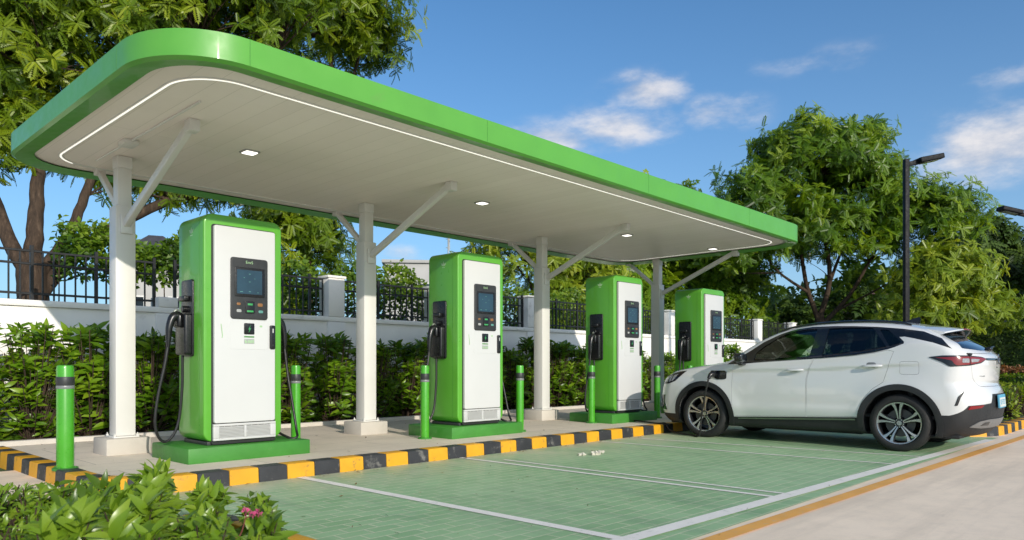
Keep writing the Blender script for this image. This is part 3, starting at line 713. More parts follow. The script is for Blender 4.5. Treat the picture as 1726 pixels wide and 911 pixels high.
M['glass'] = glassmat('side_glass', (.66, .72, .68)); M['privacy'] = glassmat('privacy_glass', (.34, .40, .40)); M['rear_glass'] = paint('rear_glass', (.008, .016, .030), .03, .1, 3, coat=1)
M['plate_w'] = paint('plate_white', (.62, .66, .64), .45, .1, 20); M['plate_b'] = paint('plate_blue', (.10, .36, .52), .4, .05, 9)
M['brake'] = paint('brake_iron', (.10, .095, .09), .5, .2, 9, metal=.6)

car = empty('parked_car', (10.98, 4.24, 0), R(90), 'white hatchback suv parked on the green bay with its charging cable plugged in', 'car')
SO_, SI_ = 0.0, -.028
S = shell(SO_, SI_)
GL = shell(-.007, -.013); OV = shell(.009, -.012)
WX = 1.355
# ---- outlines, side view (x, z)
wf = rpoly([(.575, 1.150), (.575, 1.255), (.45, 1.362), (.235, 1.498), (.05, 1.562), (-.12, 1.588), (-.27, 1.588), (-.215, 1.183)], .025)
wr = rpoly([(-.392, 1.203), (-.425, 1.586), (-.70, 1.590), (-1.0, 1.572), (-1.215, 1.303), (-1.08, 1.262), (-.80, 1.225)], .02)
wq = rpoly([(-1.085, 1.550), (-1.19, 1.543), (-1.365, 1.385), (-1.345, 1.352), (-1.24, 1.318)], .022)
dlo = [(.985, 1.100), (.93, 1.145), (.80, 1.215), (.66, 1.300), (.48, 1.423), (.24, 1.537), (.036, 1.598), (-.18, 1.620), (-.467, 1.621), (-.742, 1.611), (-1.05, 1.588), (-1.35, 1.553), (-1.6, 1.510), (-1.80, 1.42),
       (-1.93, 1.285), (-1.90, 1.298), (-1.735, 1.363), (-1.53, 1.418), (-1.40, 1.447), (-1.338, 1.445), (-1.40, 1.385), (-1.405, 1.360), (-1.304, 1.316), (-1.227, 1.290), (-1.063, 1.250), (-.81, 1.213), (-.40, 1.181), (0, 1.160), (.40, 1.137), (.77, 1.110)]
fd = [(.872, 1.103), (.887, 1.0), (.895, .80), (.882, .50), (.855, .348), (-.19, .392), (-.200, .62), (-.198, .90), (-.222, 1.02), (-.284, 1.175), (0, 1.158), (.40, 1.135)]
rd = [(-.294, 1.172), (-.232, 1.02), (-.208, .90), (-.210, .62), (-.200, .393), (-.87, .42), (-.90, .55), (-.955, .67), (-1.05, .78), (-1.182, .872), (-1.21, .98), (-1.272, 1.19), (-1.298, 1.262), (-1.227, 1.282), (-1.063, 1.245), (-.81, 1.210), (-.40, 1.179)]
def shrink(poly, d):
    P = [Vector(p) for p in poly]; n = len(P); A = sum(P[i].x * P[(i + 1) % n].y - P[(i + 1) % n].x * P[i].y for i in range(n)); sg = 1 if A > 0 else -1; out = []
    for i in range(n):
        t = (P[(i + 1) % n] - P[i - 1]).normalized(); out.append((P[i].x - t.y * d * sg, P[i].y + t.x * d * sg))
    return out
flap = rpoly([(-1.365, 1.135), (-1.585, 1.135), (-1.59, .972), (-1.367, .972)], .035)
hood = rpoly([(1.09, -.66), (1.09, .66), (1.45, .70), (1.85, .60), (2.06, .40), (2.06, -.40), (1.85, -.60), (1.45, -.70)], .05)
wind = rpoly([(.985, .66), (.985, -.66), (.60, -.60), (.33, -.54), (.33, .54), (.60, .60)], .04)
gate = rpoly([(-.70, 1.10), (-.655, .93), (-.55, .825), (.55, .825), (.655, .93), (.70, 1.10), (.70, 1.232), (-.70, 1.232)], .04)
rglass = rpoly([(-.72, 1.292), (-.55, 1.54), (.55, 1.54), (.72, 1.292), (.40, 1.268), (-.40, 1.268)], .03)
lowrear = [(-1.2, .05), (-1.2, .475), (-.89, .480), (-.83, .545), (-.79, .600), (-.56, .612), (-.40, .625), (-.34, .735), (.34, .735), (.40, .625), (.56, .612), (.79, .600), (.83, .545), (.89, .480), (1.2, .475), (1.2, .05)]
lowfront = [(-1.2, .05), (-1.2, .325), (-.5, .36), (.5, .36), (1.2, .325), (1.2, .05)]
sill = [(-1.7, .05), (-1.7, .425), (-.87, .412), (.855, .340), (1.7, .34), (1.7, .05)]
THRU = (-1.3, 1.3)
# wheel openings
S = boole(S, cutter([(circ(WX, .36, .425), 'y', -1.3, 1.3), (circ(-WX, .36, .425), 'y', -1.3, 1.3)]), 'DIFFERENCE')
BL = [M['car_black'], M['inside']]; WH = [M['car_white'], M['inside']]; CLD = [M['cladding'], M['inside']]
def take(poly, ax, a, b, grow=.004, both=True):
    """cut a panel out of the body shell, leaving a fine gap"""
    global S
    pc = boole(S, cutter([(shrink(poly, grow), ax, a, b)]), 'INTERSECT')
    cs = [(poly, ax, a, b)] + ([(poly, ax, -b, -a)] if both else [])
    S = boole(S, cutter(cs), 'DIFFERENCE'); return pc
p_sill = take(sill, 'y', .25, 1.3, 0); p_low_r = take(lowrear, 'x', -2.7, -1.70, 0, False); p_low_f = take(lowfront, 'x', 1.70, 2.7, 0, False)
p_frame = take(dlo, 'y', .3, 1.3, 0)
wins = {'front': wf, 'rear': wr, 'quarter': wq}
p_frame = boole(p_frame, cutter([(w_, 'y', .2, 1.4) for w_ in wins.values()]), 'DIFFERENCE')
p_fd = take(fd, 'y', .4, 1.3); p_rd = take(rd, 'y', .4, 1.3); p_flap = take(flap, 'y', .4, 1.3, .003)
p_hood = take(hood, 'z', .85, 1.4, .004, False)
S = boole(S, cutter([(wind, 'z', 1.15, 1.8)]), 'DIFFERENCE')
p_rg = take(rglass, 'x', -2.6, -1.45, .002, False)
p_gate = take(gate, 'x', -2.6, -1.9, .004, False)

finish('body', S, WH, car, SO_, SI_)
d1 = finish('door', p_fd, WH, car, SO_, SI_); d2 = finish('door', p_rd, WH, car, SO_, SI_); tag(d1, 'front door'); tag(d2, 'rear door')
finish('bonnet', p_hood, WH, car, SO_, SI_); tg = finish('tailgate', p_gate, WH, car, SO_, SI_)
finish('fuel_flap', p_flap, WH, car, SO_, SI_)
wfm = finish('window_frame', p_frame, BL, car, SO_, SI_); sl = finish('sill_cladding', p_sill, CLD, car, SO_, SI_)
rb = finish('rear_bumper', p_low_r, CLD, car, SO_, SI_); finish('front_bumper', p_low_f, CLD, car, SO_, SI_)
rgl = finish('rear_window', p_rg, [M['rear_glass'], M['inside']], car, SO_, SI_)
sw = []
for k, w_ in wins.items():
    sw.append(finish('side_window', boole(GL, cutter([(shrink(w_, -.012), 'y', .3, 1.3)]), 'INTERSECT'), M['glass'] if k == 'front' else M['privacy'], car, -.007, -.013))
finish('windscreen', boole(GL, cutter([(shrink(wind, -.012), 'z', 1.15, 1.8)]), 'INTERSECT'), M['glass'], car, -.007, -.013)
# proud trim: arches, lamps, plates
arcs = []
for wx in (WX, -WX):
    ring = boole(OV, cutter([(circ(wx, .36, .492), 'y', .35, 1.3)]), 'INTERSECT'); ring = boole(ring, cutter([(circ(wx, .36, .418), 'y', .2, 1.4), ([(wx - .7, -.1), (wx + .7, -.1), (wx + .7, .235), (wx - .7, .235)], 'y', .15, 1.45)][:1]), 'DIFFERENCE')
    arcs.append(finish('wheel_arch_trim', ring, M['cladding'], car, .009, -.012))
def overlay(name, cut, mat, parent=car): return finish(name, boole(OV, cut, 'INTERSECT'), mat, parent, .009, -.012)
TD = (-1, 1)     # seen from behind on the left: s grows towards the right rear
tl = overlay('tail_light', diagprism(rpoly([(.550, 1.188), (.66, 1.206), (.95, 1.206), (1.18, 1.190), (1.275, 1.165), (1.16, 1.112), (.97, 1.083), (.725, 1.069), (.665, 1.122)], .02), TD, 1.2, 2.6), M['lamp_dark'])
OV2 = shell(.0125, .002)
def over2(name, cut, mat, parent): return finish(name, boole(OV2, cut, 'INTERSECT'), mat, parent, .0125, .002)
redp = over2('red_lens', diagprism(rpoly([(.60, 1.182), (.76, 1.188), (.95, 1.192), (1.18, 1.180), (1.255, 1.163), (1.15, 1.122), (.97, 1.096), (.80, 1.085), (.77, 1.10), (.745, 1.145)], .015), TD, 1.2, 2.6), M['red'], tl)
OV3 = shell(.0145, .006)
def over3(name, cut, mat, parent): return finish(name, boole(OV3, cut, 'INTERSECT'), mat, parent, .0145, .006)
over3('clear_lens', diagprism(rpoly([(.865, 1.168), (.96, 1.170), (.96, 1.118), (.86, 1.118)], .012), TD, 1.2, 2.6), M['lens'], tl)
over3('clear_lens', diagprism(rpoly([(.99, 1.165), (1.13, 1.160), (1.10, 1.128), (.99, 1.122)], .012), TD, 1.2, 2.6), M['lens'], tl)
over3('divider', diagprism([(.968, 1.195), (.978, 1.195), (.978, 1.09), (.968, 1.09)], TD, 1.2, 2.6), M['lamp_dark'], tl)
slit = overlay('bumper_slit', diagprism(rpoly([(.765, .60), (.80, .71), (.87, .775), (.86, .745), (.825, .70), (.79, .60)], .006), TD, 1.2, 2.6), M['cladding'])
hl = overlay('headlight', cutter([(rpoly([(1.655, 1.008), (1.78, .996), (1.87, .972), (1.96, .938), (2.06, .915), (2.35, .905), (2.35, .80), (1.955, .805), (1.84, .845), (1.735, .935)], .012), 'y', .34, 1.3)]), M['lamp_dark'])
for q in ([(1.79, .955), (1.865, .935), (1.905, .845), (1.875, .855)], [(1.885, .930), (1.945, .913), (1.955, .832), (1.925, .838)], [(1.965, .908), (2.06, .890), (2.06, .828), (1.975, .828)], [(2.08, .888), (2.3, .885), (2.3, .83), (2.08, .828)]): over2('lamp_lens', cutter([(rpoly(q, .008), 'y', .40, 1.3)]), M['lens'], hl)
overlay('bumper_slot', cutter([([(2.035, .63), (2.35, .60), (2.35, .42), (2.012, .395), (2.048, .52)], 'y', .70, 1.3)]), M['car_black'])
overlay('front_grille', cutter([(rpoly([(-.55, .80), (-.42, .50), (.42, .50), (.55, .80)], .05), 'x', 1.8, 2.6)]), M['car_black'])
overlay('front_intake', cutter([(rpoly([(-.62, .44), (-.55, .30), (.55, .30), (.62, .44)], .03), 'x', 1.8, 2.6)]), M['cladding'])
overlay('badge_strip', cutter([(rpoly([(-.40, 1.175), (-.40, 1.148), (.40, 1.148), (.40, 1.175)], .004), 'x', -2.7, -2.0)]), M['chrome'], tg)
rf = over2('reflector', cutter([(rpoly([(.80, .552), (.775, .595), (.57, .604), (.615, .572)], .008), 'x', -2.7, -1.8)]), M['red'], rb)
over2('skid_plate', cutter([(rpoly([(.72, .335), (.60, .405), (.42, .425), (-.42, .425), (-.60, .405), (-.72, .335), (-.5, .315), (.5, .315)], .03), 'x', -2.7, -1.8)]), M['skid'], rb)
over3('skid_vent', cutter([(rpoly([(.56, .350), (.50, .390), (.38, .395), (.38, .350)], .01), 'x', -2.7, -1.8)]), M['car_black'], rb); over3('skid_vent', cutter([(rpoly([(-.56, .350), (-.50, .390), (-.38, .395), (-.38, .350)], .01), 'x', -2.7, -1.8)]), M['car_black'], rb)
over2('sill_strip', cutter([([(-.84, .372), (-.84, .392), (.80, .330), (.80, .310)], 'y', .3, 1.3)]), M['chrome'], sl)
port = over2('charge_port', cutter([(rpoly([(1.235, 1.01), (.985, 1.01), (.975, .885), (1.12, .880), (1.235, .93)], .03), 'y', .4, 1.3)]), M['car_black'], car)
# the same panels on the far side (the charge port and fuel flap are on one side only)
for o in [d1, d2, wfm, sl] + sw + arcs + [tl, slit, hl]:
    mo = mirrored(o)
    for c in kids(o): mirrored(c, mo)
mirrored(rf)
# number plate, badge, camera
pl = empty('p', (0, 0, 0)); bpy.data.objects.remove(pl)
def rear_x(y, z):
    xs = np.linspace(-2.5, -1.9, 600); v = carF(xs, np.full_like(xs, y), np.full_like(xs, z)); return float(xs[np.argmax(v < 0)])
xp = rear_x(0, .65)
bm = BM(); prism(bm, rrect(.46, .165, .012, 4), 'x', 0, -.016, .003); pl = obj('number_plate', bm, M['plate_b'], car); pl.location = (xp - .006, .045, .640); pl.rotation_euler = (0, R(4), R(2))
bm = BM(); prism(bm, rrect(.40, .115, .008, 4, 0, -.012), 'x', -.0165, -.0185); obj('plate_face', bm, M['plate_w'], pl)
me = text_mesh('BD·7E2C', .088, .0006); o = link('plate_lettering', me, M['plate_b'], pl); o.location = (-.0192, 0, -.012); o.rotation_euler = (R(90), 0, R(-90))
bm = BM()                                                                        # emblem: an upright monogram on the strip
xe = rear_x(0, 1.165)
tube(bm, smoothpath([(xe - .022, .0, 1.225), (xe - .024, .012, 1.20), (xe - .024, -.012, 1.17), (xe - .024, .018, 1.135), (xe - .024, -.004, 1.105), (xe - .024, -.028, 1.125), (xe - .024, -.026, 1.155)], 6), .009, 8)
tube(bm, [(xe - .02, .0, 1.19), (xe - .022, .034, 1.15)], .006, 8); obj('emblem', bm, M['chrome'], tg)
bm = BM(); yb = .53
for k, (w_, h_) in enumerate(((.018, .018), (.010, .018), (.018, .016), (.014, .018), (.016, .017))):
    y0 = yb - k * .024; x0 = rear_x(y0, .955); box2(bm, (x0 - .004, y0 - w_, .945), (x0 + .01, y0, .945 + h_), .002, 1)
obj('model_badge', bm, M['chrome'], tg)
bm = BM(); lathe(bm, [(0, -.006), (.010, -.006), (.012, .004)], 12, 'x', (rear_x(.0, 1.06), .0, 1.06)); obj('lock_button', fixn(bm), M['car_black'], tg)
# spoiler, brake light, wiper
def spoiler():
    bm = BM(); ny, rows = 22, []
    for j in range(ny + 1):
        v = -1 + 2 * j / ny; y = .64 * v; e = 1 - .22 * abs(v) ** 3; cr = .055 * v * v; top = []
        for x, z in ((-1.42, 1.622), (-1.60, 1.612), (-1.80, 1.592), (-1.96, 1.572), (-2.06, 1.555), (-2.075, 1.540), (-2.05, 1.528), (-1.92, 1.515), (-1.80, 1.495), (-1.62, 1.50), (-1.45, 1.56)):
            xx = -1.42 + (x + 1.42) * e * .76; top.append(bm.verts.new((xx, y, z - cr)))
        rows.append(top)
    n = len(rows[0])
    for a, b in zip(rows, rows[1:]):
        for i in range(n):
            f = bm.faces.new((a[i], a[(i + 1) % n], b[(i + 1) % n], b[i])); f.material_index = 1 if i >= 5 else 0
    bm.faces.new(rows[0]); bm.faces.new(rows[-1]); return fixn(bm)
spo = obj('spoiler', spoiler(), [M['car_white'], M['car_black']], car, 40)
bm = BM(); box2(bm, (-1.922, -.16, 1.541), (-1.90, .16, 1.557), .004); obj('brake_light', bm, M['red'], spo)
bm = BM(); xw = rear_x(0, 1.285) ; box2(bm, (xw - .05, -.06, 1.268), (xw + .02, .07, 1.315), .018, 3); tube(bm, [(xw - .03, 0, 1.305), (xw - .01, -.30, 1.33)], [.014, .008], 8); obj('rear_wiper', bm, M['plastic'], car)
# roof rails and aerial
def roof_z(x, y):
    zs = np.linspace(1.2, 1.8, 600); v = carF(np.full_like(zs, x), np.full_like(zs, y), zs); return float(zs[600 - 1 - np.argmax(v[::-1] < 0)])
for s in (1, -1):
    bm = BM(); xs = np.linspace(.30, -1.42, 26); P = []
    for x in xs: yy = .60 - .06 * max(0, x) ; P.append((x, s * yy, roof_z(x, yy) + .020 * min(1, (.30 - x) / .1 + .2, (x + 1.42) / .1 + .2)))
    tube(bm, P, .016, 8, 0, True, 1.0); obj('roof_rail', bm, M['car_black'], car)
bm = BM(); zr = roof_z(-1.25, 0)
V = [bm.verts.new(p) for p in ((-1.14, -.03, zr - .005), (-1.14, .03, zr - .005), (-1.36, .035, zr - .02), (-1.36, -.035, zr - .02), (-1.33, 0, zr + .075), (-1.37, 0, zr + .07))]
for q in ((0, 1, 4), (1, 2, 5, 4), (0, 4, 5, 3), (2, 3, 5), (3, 2, 1, 0)): bm.faces.new([V[i] for i in q])
bmesh.ops.bevel(bm, geom=bm.edges[:], offset=.006, segments=2, affect='EDGES'); obj('shark_fin_aerial', fixn(bm), M['car_black'], car)
# handles, mirrors
def side_y(x, z):
    ys = np.linspace(1.1, .4, 700); v = carF(np.full_like(ys, x), ys, np.full_like(ys, z)); return float(ys[np.argmax(v < 0)])
for dparent, hx, hz in ((d1, -.045, 1.022), (d2, -1.045, 1.078)):
    bm = BM(); P = []
    for u in np.linspace(-1, 1, 13):
        x = hx - u * .118; z = hz + .004 * (u); y = side_y(x, z) + .012 + .028 * (1 - abs(u) ** 3.5); P.append((x, y, z))
    tube(bm, P, [.012, .016, .017, .017, .017, .016, .012], 10, 0, True, 1.15); h = obj('handle', bm, M['car_white'], dparent)
    bm = BM(); y0 = side_y(hx, hz); prism(bm, rrect(.12, .07, .033, 8, hx + .01, hz + .012), 'y', y0 - .02, y0 + .0025, .002, 2); obj('handle_cup_shade', bm, M['skid'], dparent)  # flat grey plate: the shade behind the handle, put into the colour
mds = [o for o in bpy.data.objects if o.parent is car and o.name.split('.')[0] == 'door' and o not in (d1, d2)]
for o, md in zip([c for c in bpy.data.objects if c.name.split('.')[0] == 'handle' and c.parent in (d1, d2)], mds):
    mirrored(o, md)
    for c in kids(o.parent):
        if c.name.startswith('handle_cup_shade'): mirrored(c, md)
bm = BM(); x0 = .70; y0 = side_y(x0, 1.12)
t_ = BM(); bmesh.ops.create_cube(t_, size=1)
for v in t_.verts:
    k = v.co; v.co = Vector((x0 + .02 + k.x * (.14 if k.z > 0 else .11) - (.03 if k.y > 0 else 0), y0 + .15 + k.y * .20, 1.195 + k.z * (.145 if k.y < 0 else .125)))
bevel_all(t_, t_.edges[:], .038, 4); merge(bm, t_)
box2(bm, (x0 - .02, y0 - .02, 1.085), (x0 + .05, y0 + .12, 1.135), .015, 3); mi = obj('wing_mirror', bm, M['car_black'], car, 50)
bm = BM(); prism(bm, rrect(.15, .10, .03, 5, y0 + .155, 1.195), 'x', x0 - .062, x0 - .073, .003); obj('mirror_glass', bm, M['chrome'], mi)
bm = BM(); tube(bm, [(x0 + .088, y0 + .08, 1.205), (x0 + .092, y0 + .17, 1.205), (x0 + .06, y0 + .25, 1.20)], .006, 6); obj('indicator', bm, M['lens'], mi)
mo = mirrored(mi)
for c in kids(mi): mirrored(c, mo)
# wheels
def wheel():
    w_ = empty('wheel', (0, 0, 0))
    bm = BM(); Rw = .36; pf = [(.262, -.10), (.275, -.118), (.31, -.122), (.338, -.112), (.354, -.092), (.359, -.07)]
    for g in (-.062, -.022, .022, .062): pf += [(.360, g - .009), (.352, g - .006), (.352, g + .006), (.360, g + .009)]
    pf += [(.359, .07), (.354, .092), (.338, .112), (.326, .1165), (.322, .1185), (.31, .122), (.285, .121), (.275, .118), (.268, .108), (.262, .10), (.262, -.10)]
    lathe(bm, pf, 72, 'y'); ty = obj('tyre', fixn(bm), M['tyre'], w_, 40)
    bm = BM(); lathe(bm, [(.264, -.10), (.255, -.095), (.238, -.06), (.235, .06), (.250, .098), (.262, .104)], 64, 'y')
    lathe(bm, [(0, .012), (.16, .012), (.16, -.012), (0, -.012)], 40, 'y', (0, -.0, 0)); obj('rim_barrel', fixn(bm), M['rim_black'], w_, 40)
    bm = BM(); lathe(bm, [(.244, .094), (.250, .1075), (.263, .1105), (.2645, .104)], 72, 'y'); obj('rim_lip', fixn(bm), M['rim_silver'], w_, 40)
    bm = BM(); lathe(bm, [(.08, .02), (.175, .02), (.175, .034), (.08, .034)], 40, 'y'); obj('brake_disc', fixn(bm), M['brake'], w_, 40)
    bs = BM(); bk = BM()
    for k in range(5):
        a0 = R(90 + 72 * k)
        for s in (-1, 1):
            path = [(.045, s * .010), (.09, s * .013), (.14, s * .018), (.19, s * .029), (.225, s * .042), (.250, s * .053)]
            wd = [.012, .015, .019, .026, .036, .044]
            def blade(b, grow, y0, y1):
                up, dn = [], []
                for (r_, t_), w2 in zip(path, wd):
                    up.append((r_, t_ + s * (w2 * .55 + grow))); dn.append((r_, t_ - s * (w2 * .45 + grow)))
                out = up + dn[::-1]; ca, sa = math.cos(a0), math.sin(a0)
                P2 = [(x * ca - y * sa, x * sa + y * ca) for x, y in out]
                T = BM(); prism(T, P2, 'y', y0, y1)
                for v in T.verts:
                    rr = math.hypot(v.co.x, v.co.z); v.co.y += -.020 * (1 - min(1, rr / .25)) ** 1.0 + (.004 if rr > .2 else 0)
                merge(b, T)
            blade(bs, 0, .094, .1005); blade(bk, .006, .045, .0935)
    obj('spokes', fixn(bs), M['rim_silver'], w_, 30); obj('spoke_backs', fixn(bk), M['rim_black'], w_, 30)
    bm = BM(); lathe(bm, [(.062, .03), (.062, .070), (.052, .084), (.036, .088), (.034, .083), (0, .084)], 32, 'y'); hb = obj('hub', fixn(bm), M['rim_black'], w_, 40)
    bm = BM(); lathe(bm, [(.030, .0835), (.030, .0895), (.024, .0895), (.024, .086), (.012, .086), (.010, .090), (0, .090)], 24, 'y'); obj('centre_cap', fixn(bm), M['rim_silver'], w_, 40)
    bm = BM()
    for k in range(5):
        a = R(54 + 72 * k); lathe(bm, [(0, .088), (.008, .088), (.009, .07)], 8, 'y', (.048 * math.cos(a), 0, .048 * math.sin(a)))
    obj('wheel_nuts', fixn(bm), M['rim_silver'], w_, 40)
    return w_
# each wheel is one part of the car: tyre, rim and brake are its pieces
W0 = wheel(); W0.parent = car; W0.location = (WX, .80, .36)
for x, s in ((-WX, 1), (WX, -1), (-WX, -1)):
    o = copy_tree(W0, car); o.location = (x, s * .80, .36); o.rotation_euler = (0, R(rnd.uniform(-30, 30)) if s < 0 else R(4), 0 if s > 0 else PI)
for wx in (WX, -WX):
    for s in (1, -1):
        bm = BM(); pr = []; n = 28
        for yy in (s * .60, s * .905): pr.append([bm.verts.new((wx + .43 * math.cos(PI * (i / n) * 1.16 - .08 * PI), yy, .36 + .43 * math.sin(PI * (i / n) * 1.16 - .08 * PI))) for i in range(n + 1)])
        for i in range(n): bm.faces.new((pr[0][i], pr[0][i + 1], pr[1][i + 1], pr[1][i]))
        c = bm.verts.new((wx, s * .60, .36))
        for i in range(n): bm.faces.new((c, pr[0][i], pr[0][i + 1]))
        obj('wheel_well', bm, M['inside'], car)
# underbody and cabin
bm = BM(); box2(bm, (-2.0, -.78, .19), (2.0, .78, .235), .03); tube(bm, [(-1.355, -.6, .34), (-1.355, .6, .34)], .05, 8); tube(bm, [(1.355, -.6, .34), (1.355, .6, .34)], .035, 8); box2(bm, (-.8, -.55, .16), (.9, .55, .195), .02); obj('underbody', bm, M['inside'], car)
bm = BM(); box2(bm, (-2.0, -.82, .42), (1.1, .82, .46)); box2(bm, (.62, -.80, .46), (1.05, .80, 1.10), .05, 3); box2(bm, (-1.5, -.80, .46), (-1.42, .80, 1.22), .03); box2(bm, (-2.1, -.72, 1.20), (-1.45, .72, 1.235), .01); obj('cabin', bm, M['inside'], car)
def seat(x, y, w):
    bm = BM(); box2(bm, (x - .26, y - w / 2, .46), (x + .26, y + w / 2, .68), .07, 3)
    t2 = BM(); box2(t2, (-.06, -w / 2 + .02, 0), (.07, w / 2 - .02, .62), .055, 3); merge(bm, t2, 0, Matrix.Translation((x - .24, y, .64)) @ Matrix.Rotation(R(-17), 4, 'Y'))
    for hy in ([0] if w < .8 else [-.42, 0, .42]):
        t2 = BM(); box2(t2, (-.045, -.13, .66), (.05, .13, .86), .045, 3); box2(t2, (-.01, -.06, .58), (.01, -.045, .70)); box2(t2, (-.01, .045, .58), (.01, .06, .70)); merge(bm, t2, 0, Matrix.Translation((x - .24, y + hy, .64)) @ Matrix.Rotation(R(-15), 4, 'Y'))
    obj('seat', bm, M['seat'], car, 50)
seat(.02, .38, .50); seat(.02, -.38, .50); seat(-.88, 0, 1.26)
bm = BM(); c = Vector((.46, .38, 1.03)); rot = Matrix.Rotation(R(-65), 4, 'Y')
P = [c + rot @ Vector((.18 * math.cos(2 * PI * k / 24), .18 * math.sin(2 * PI * k / 24), 0)) for k in range(25)]
tube(bm, P, .015, 8, 0, False); tube(bm, [c + rot @ Vector((0, -.18, 0)), c, c + rot @ Vector((0, .18, 0))], .018, 6); tube(bm, [c, c + Vector((.25, 0, -.08))], .03, 8); obj('steering_wheel', bm, M['plastic'], car)
bm = BM(); box2(bm, (.50, -.13, 1.43), (.53, .13, 1.50), .015, 3); tube(bm, [(.52, 0, 1.47), (.56, 0, 1.53)], .012, 6); obj('interior_mirror', bm, M['plastic'], car)
# the charging cable: its plug sits in the port, the lead drops to the ground and runs under the car to the charger
cab = empty('charging_cable', (10.0, 5.4, 0), 0, 'black charging cable hanging from the port in the left front wing of the white car', 'cable')
yw = side_y(1.16, .95); 
def cw(x, y, z): return (10.98 - y - 10.0, 4.24 + x - 5.4, z)          # car coordinates to this thing's own
bm = BM(); tube(bm, smoothpath([cw(1.155, yw + .015, .955), cw(1.16, yw + .07, .960), cw(1.175, yw + .125, .945), cw(1.185, yw + .155, .895)], 6), [.043, .045, .038, .030, .024], 14)
box2(bm, cw(1.13, yw + .02, .985), cw(1.18, yw + .10, 1.0), .006); obj('plug', fixn(bm), M['plastic'], cab, 50)
obj('lead', hose([cw(1.185, yw + .152, .90), cw(1.205, yw + .165, .80), cw(1.25, yw + .155, .62), cw(1.30, yw + .13, .44), cw(1.335, yw + .11, .25), cw(1.36, yw + .10, .07), cw(1.42, yw + .08, .020), cw(1.60, yw - .06, .018), cw(1.84, yw - .16, .020), cw(2.06, yw - .2, .06), cw(2.14, yw - .2, .158), cw(2.3, yw - .2, .155), cw(2.8, yw - .4, .155), cw(3.05, yw - .45, .16)], .0135, 10), M['rubber'], cab)
# ================================================================== VEGETATION
def rotmats(d, up):
    """columns: along, across, normal"""
    d = d / np.linalg.norm(d, axis=1, keepdims=True); s = np.cross(up, d); s /= np.maximum(np.linalg.norm(s, axis=1, keepdims=True), 1e-6); n = np.cross(d, s)
    return np.stack([d, s, n], 2)
def scatter(V0, F0, mats, locs, sc):
    n, m = len(locs), len(V0)
    V = np.einsum('nij,mj->nmi', mats * sc[:, None, None], V0) + locs[:, None, :]
    F = (F0[None] + (np.arange(n) * m)[:, None, None]).reshape(-1, F0.shape[1])
    return V.reshape(-1, 3), F
def blade_leaf(L=1., W=.32, n=4, curl=.25, fold=.18, wave=0):
    """one broad leaf folded along its midrib and drooping to the tip"""
    V = []
    for i in range(n + 1):
        t = i / n; w = W * math.sin(PI * min(1, (t * .97 + .03)) ** .8) ** .9 * (1 if t < 1 else .02) / 2
        z = -curl * t * t * L; x = L * t * (1 - .12 * curl * t)
        V += [(x, -w, z + fold * w + wave * math.sin(t * 9)), (x, 0, z), (x, w, z + fold * w - wave * math.sin(t * 9))]
    F = []
    for i in range(n):
        a = i * 3; F += [(a, a + 3, a + 4, a + 1), (a + 1, a + 4, a + 5, a + 2)]
    return np.array(V), np.array(F)
def pinnate(n=7, wl=.30, ww=.085, droop=.30):
    """a feathery compound leaf: leaflets in pairs along a curved stalk of length 1"""
    V, F = [], []
    def leaflet(p, d, L, W, z):
        d = np.array(d) / np.linalg.norm(d); s = np.array([-d[1], d[0], 0]); b = len(V); p = np.array(p)
        for q in (p, p + d * L * .45 + s * W + np.array([0, 0, -.02 * L]), p + d * L + np.array([0, 0, z * L]), p + d * L * .45 - s * W + np.array([0, 0, -.02 * L])): V.append(tuple(q))
        F.append((b, b + 1, b + 2, b + 3))
    for i in range(n):
        t = .12 + .80 * i / (n - 1); z = -droop * t * t; L = wl * (1 - .45 * abs(t - .45) ** 1.3)
        for s in (-1, 1): leaflet((t, 0, z), (.62, s, 0), L, ww * L / wl * .9, -.28)
    leaflet((.95, 0, -droop * .9), (1, 0, 0), wl * .85, ww, -.45)
    return np.array(V), np.array(F)
def leaf_obj(name, V, F, mat, parent, tone, rep):
    return mesh_np(name, V, F, mat, parent, np.repeat(tone, rep))
LM = {'tree': leafmat('tree_leaf', (.030, .070, .004), (.150, .245, .010), (.330, .400, .016), .42, .40),
      'tree2': leafmat('green_tree_leaf', (.030, .080, .006), (.125, .240, .012), (.280, .390, .020), .42, .40),
      'dark': leafmat('dark_tree_leaf', (.018, .044, .008), (.055, .110, .014), (.120, .190, .022), .34, .5),
      'hedge': leafmat('shrub_leaf', (.022, .062, .004), (.140, .280, .012), (.360, .500, .028), .38, .33),
      'ivy': leafmat('climber_leaf', (.024, .064, .006), (.105, .205, .012), (.250, .350, .024), .38, .45),
      'fore': leafmat('garden_leaf', (.060, .125, .010), (.180, .310, .020), (.340, .450, .050), .38, .30),
      'redleaf': leafmat('red_leaf', (.10, .09, .02), (.30, .12, .06), (.40, .20, .09), .3, .45),
      'yellow': leafmat('yellowish_leaf', (.080, .14, .010), (.21, .31, .018), (.38, .44, .034), .38, .4)}
def barkmat():
    m, t, p = nt('bark')
    tc = N(t, 'ShaderNodeTexCoord'); mp = N(t, 'ShaderNodeMapping'); mp.inputs['Scale'].default_value = (9, 9, 1.6); t.links.new(tc.outputs['Object'], mp.inputs[0])
    n = N(t, 'ShaderNodeTexNoise', Scale=1.6, Detail=8., Roughness=.7); t.links.new(mp.outputs[0], n.inputs['Vector'])
    c = ramp(t, n.outputs['Fac'], [(.3, (.016, .010, .006)), (.55, (.066, .041, .025)), (.75, (.15, .10, .066))])
    t.links.new(c.outputs['Color'], p.inputs['Base Color']); p.inputs['Roughness'].default_value = .9
    b = N(t, 'ShaderNodeBump', Strength=.9, Distance=.03); t.links.new(n.outputs['Fac'], b.inputs['Height']); t.links.new(b.outputs['Normal'], p.inputs['Normal']); return m
M['bark'] = barkmat()
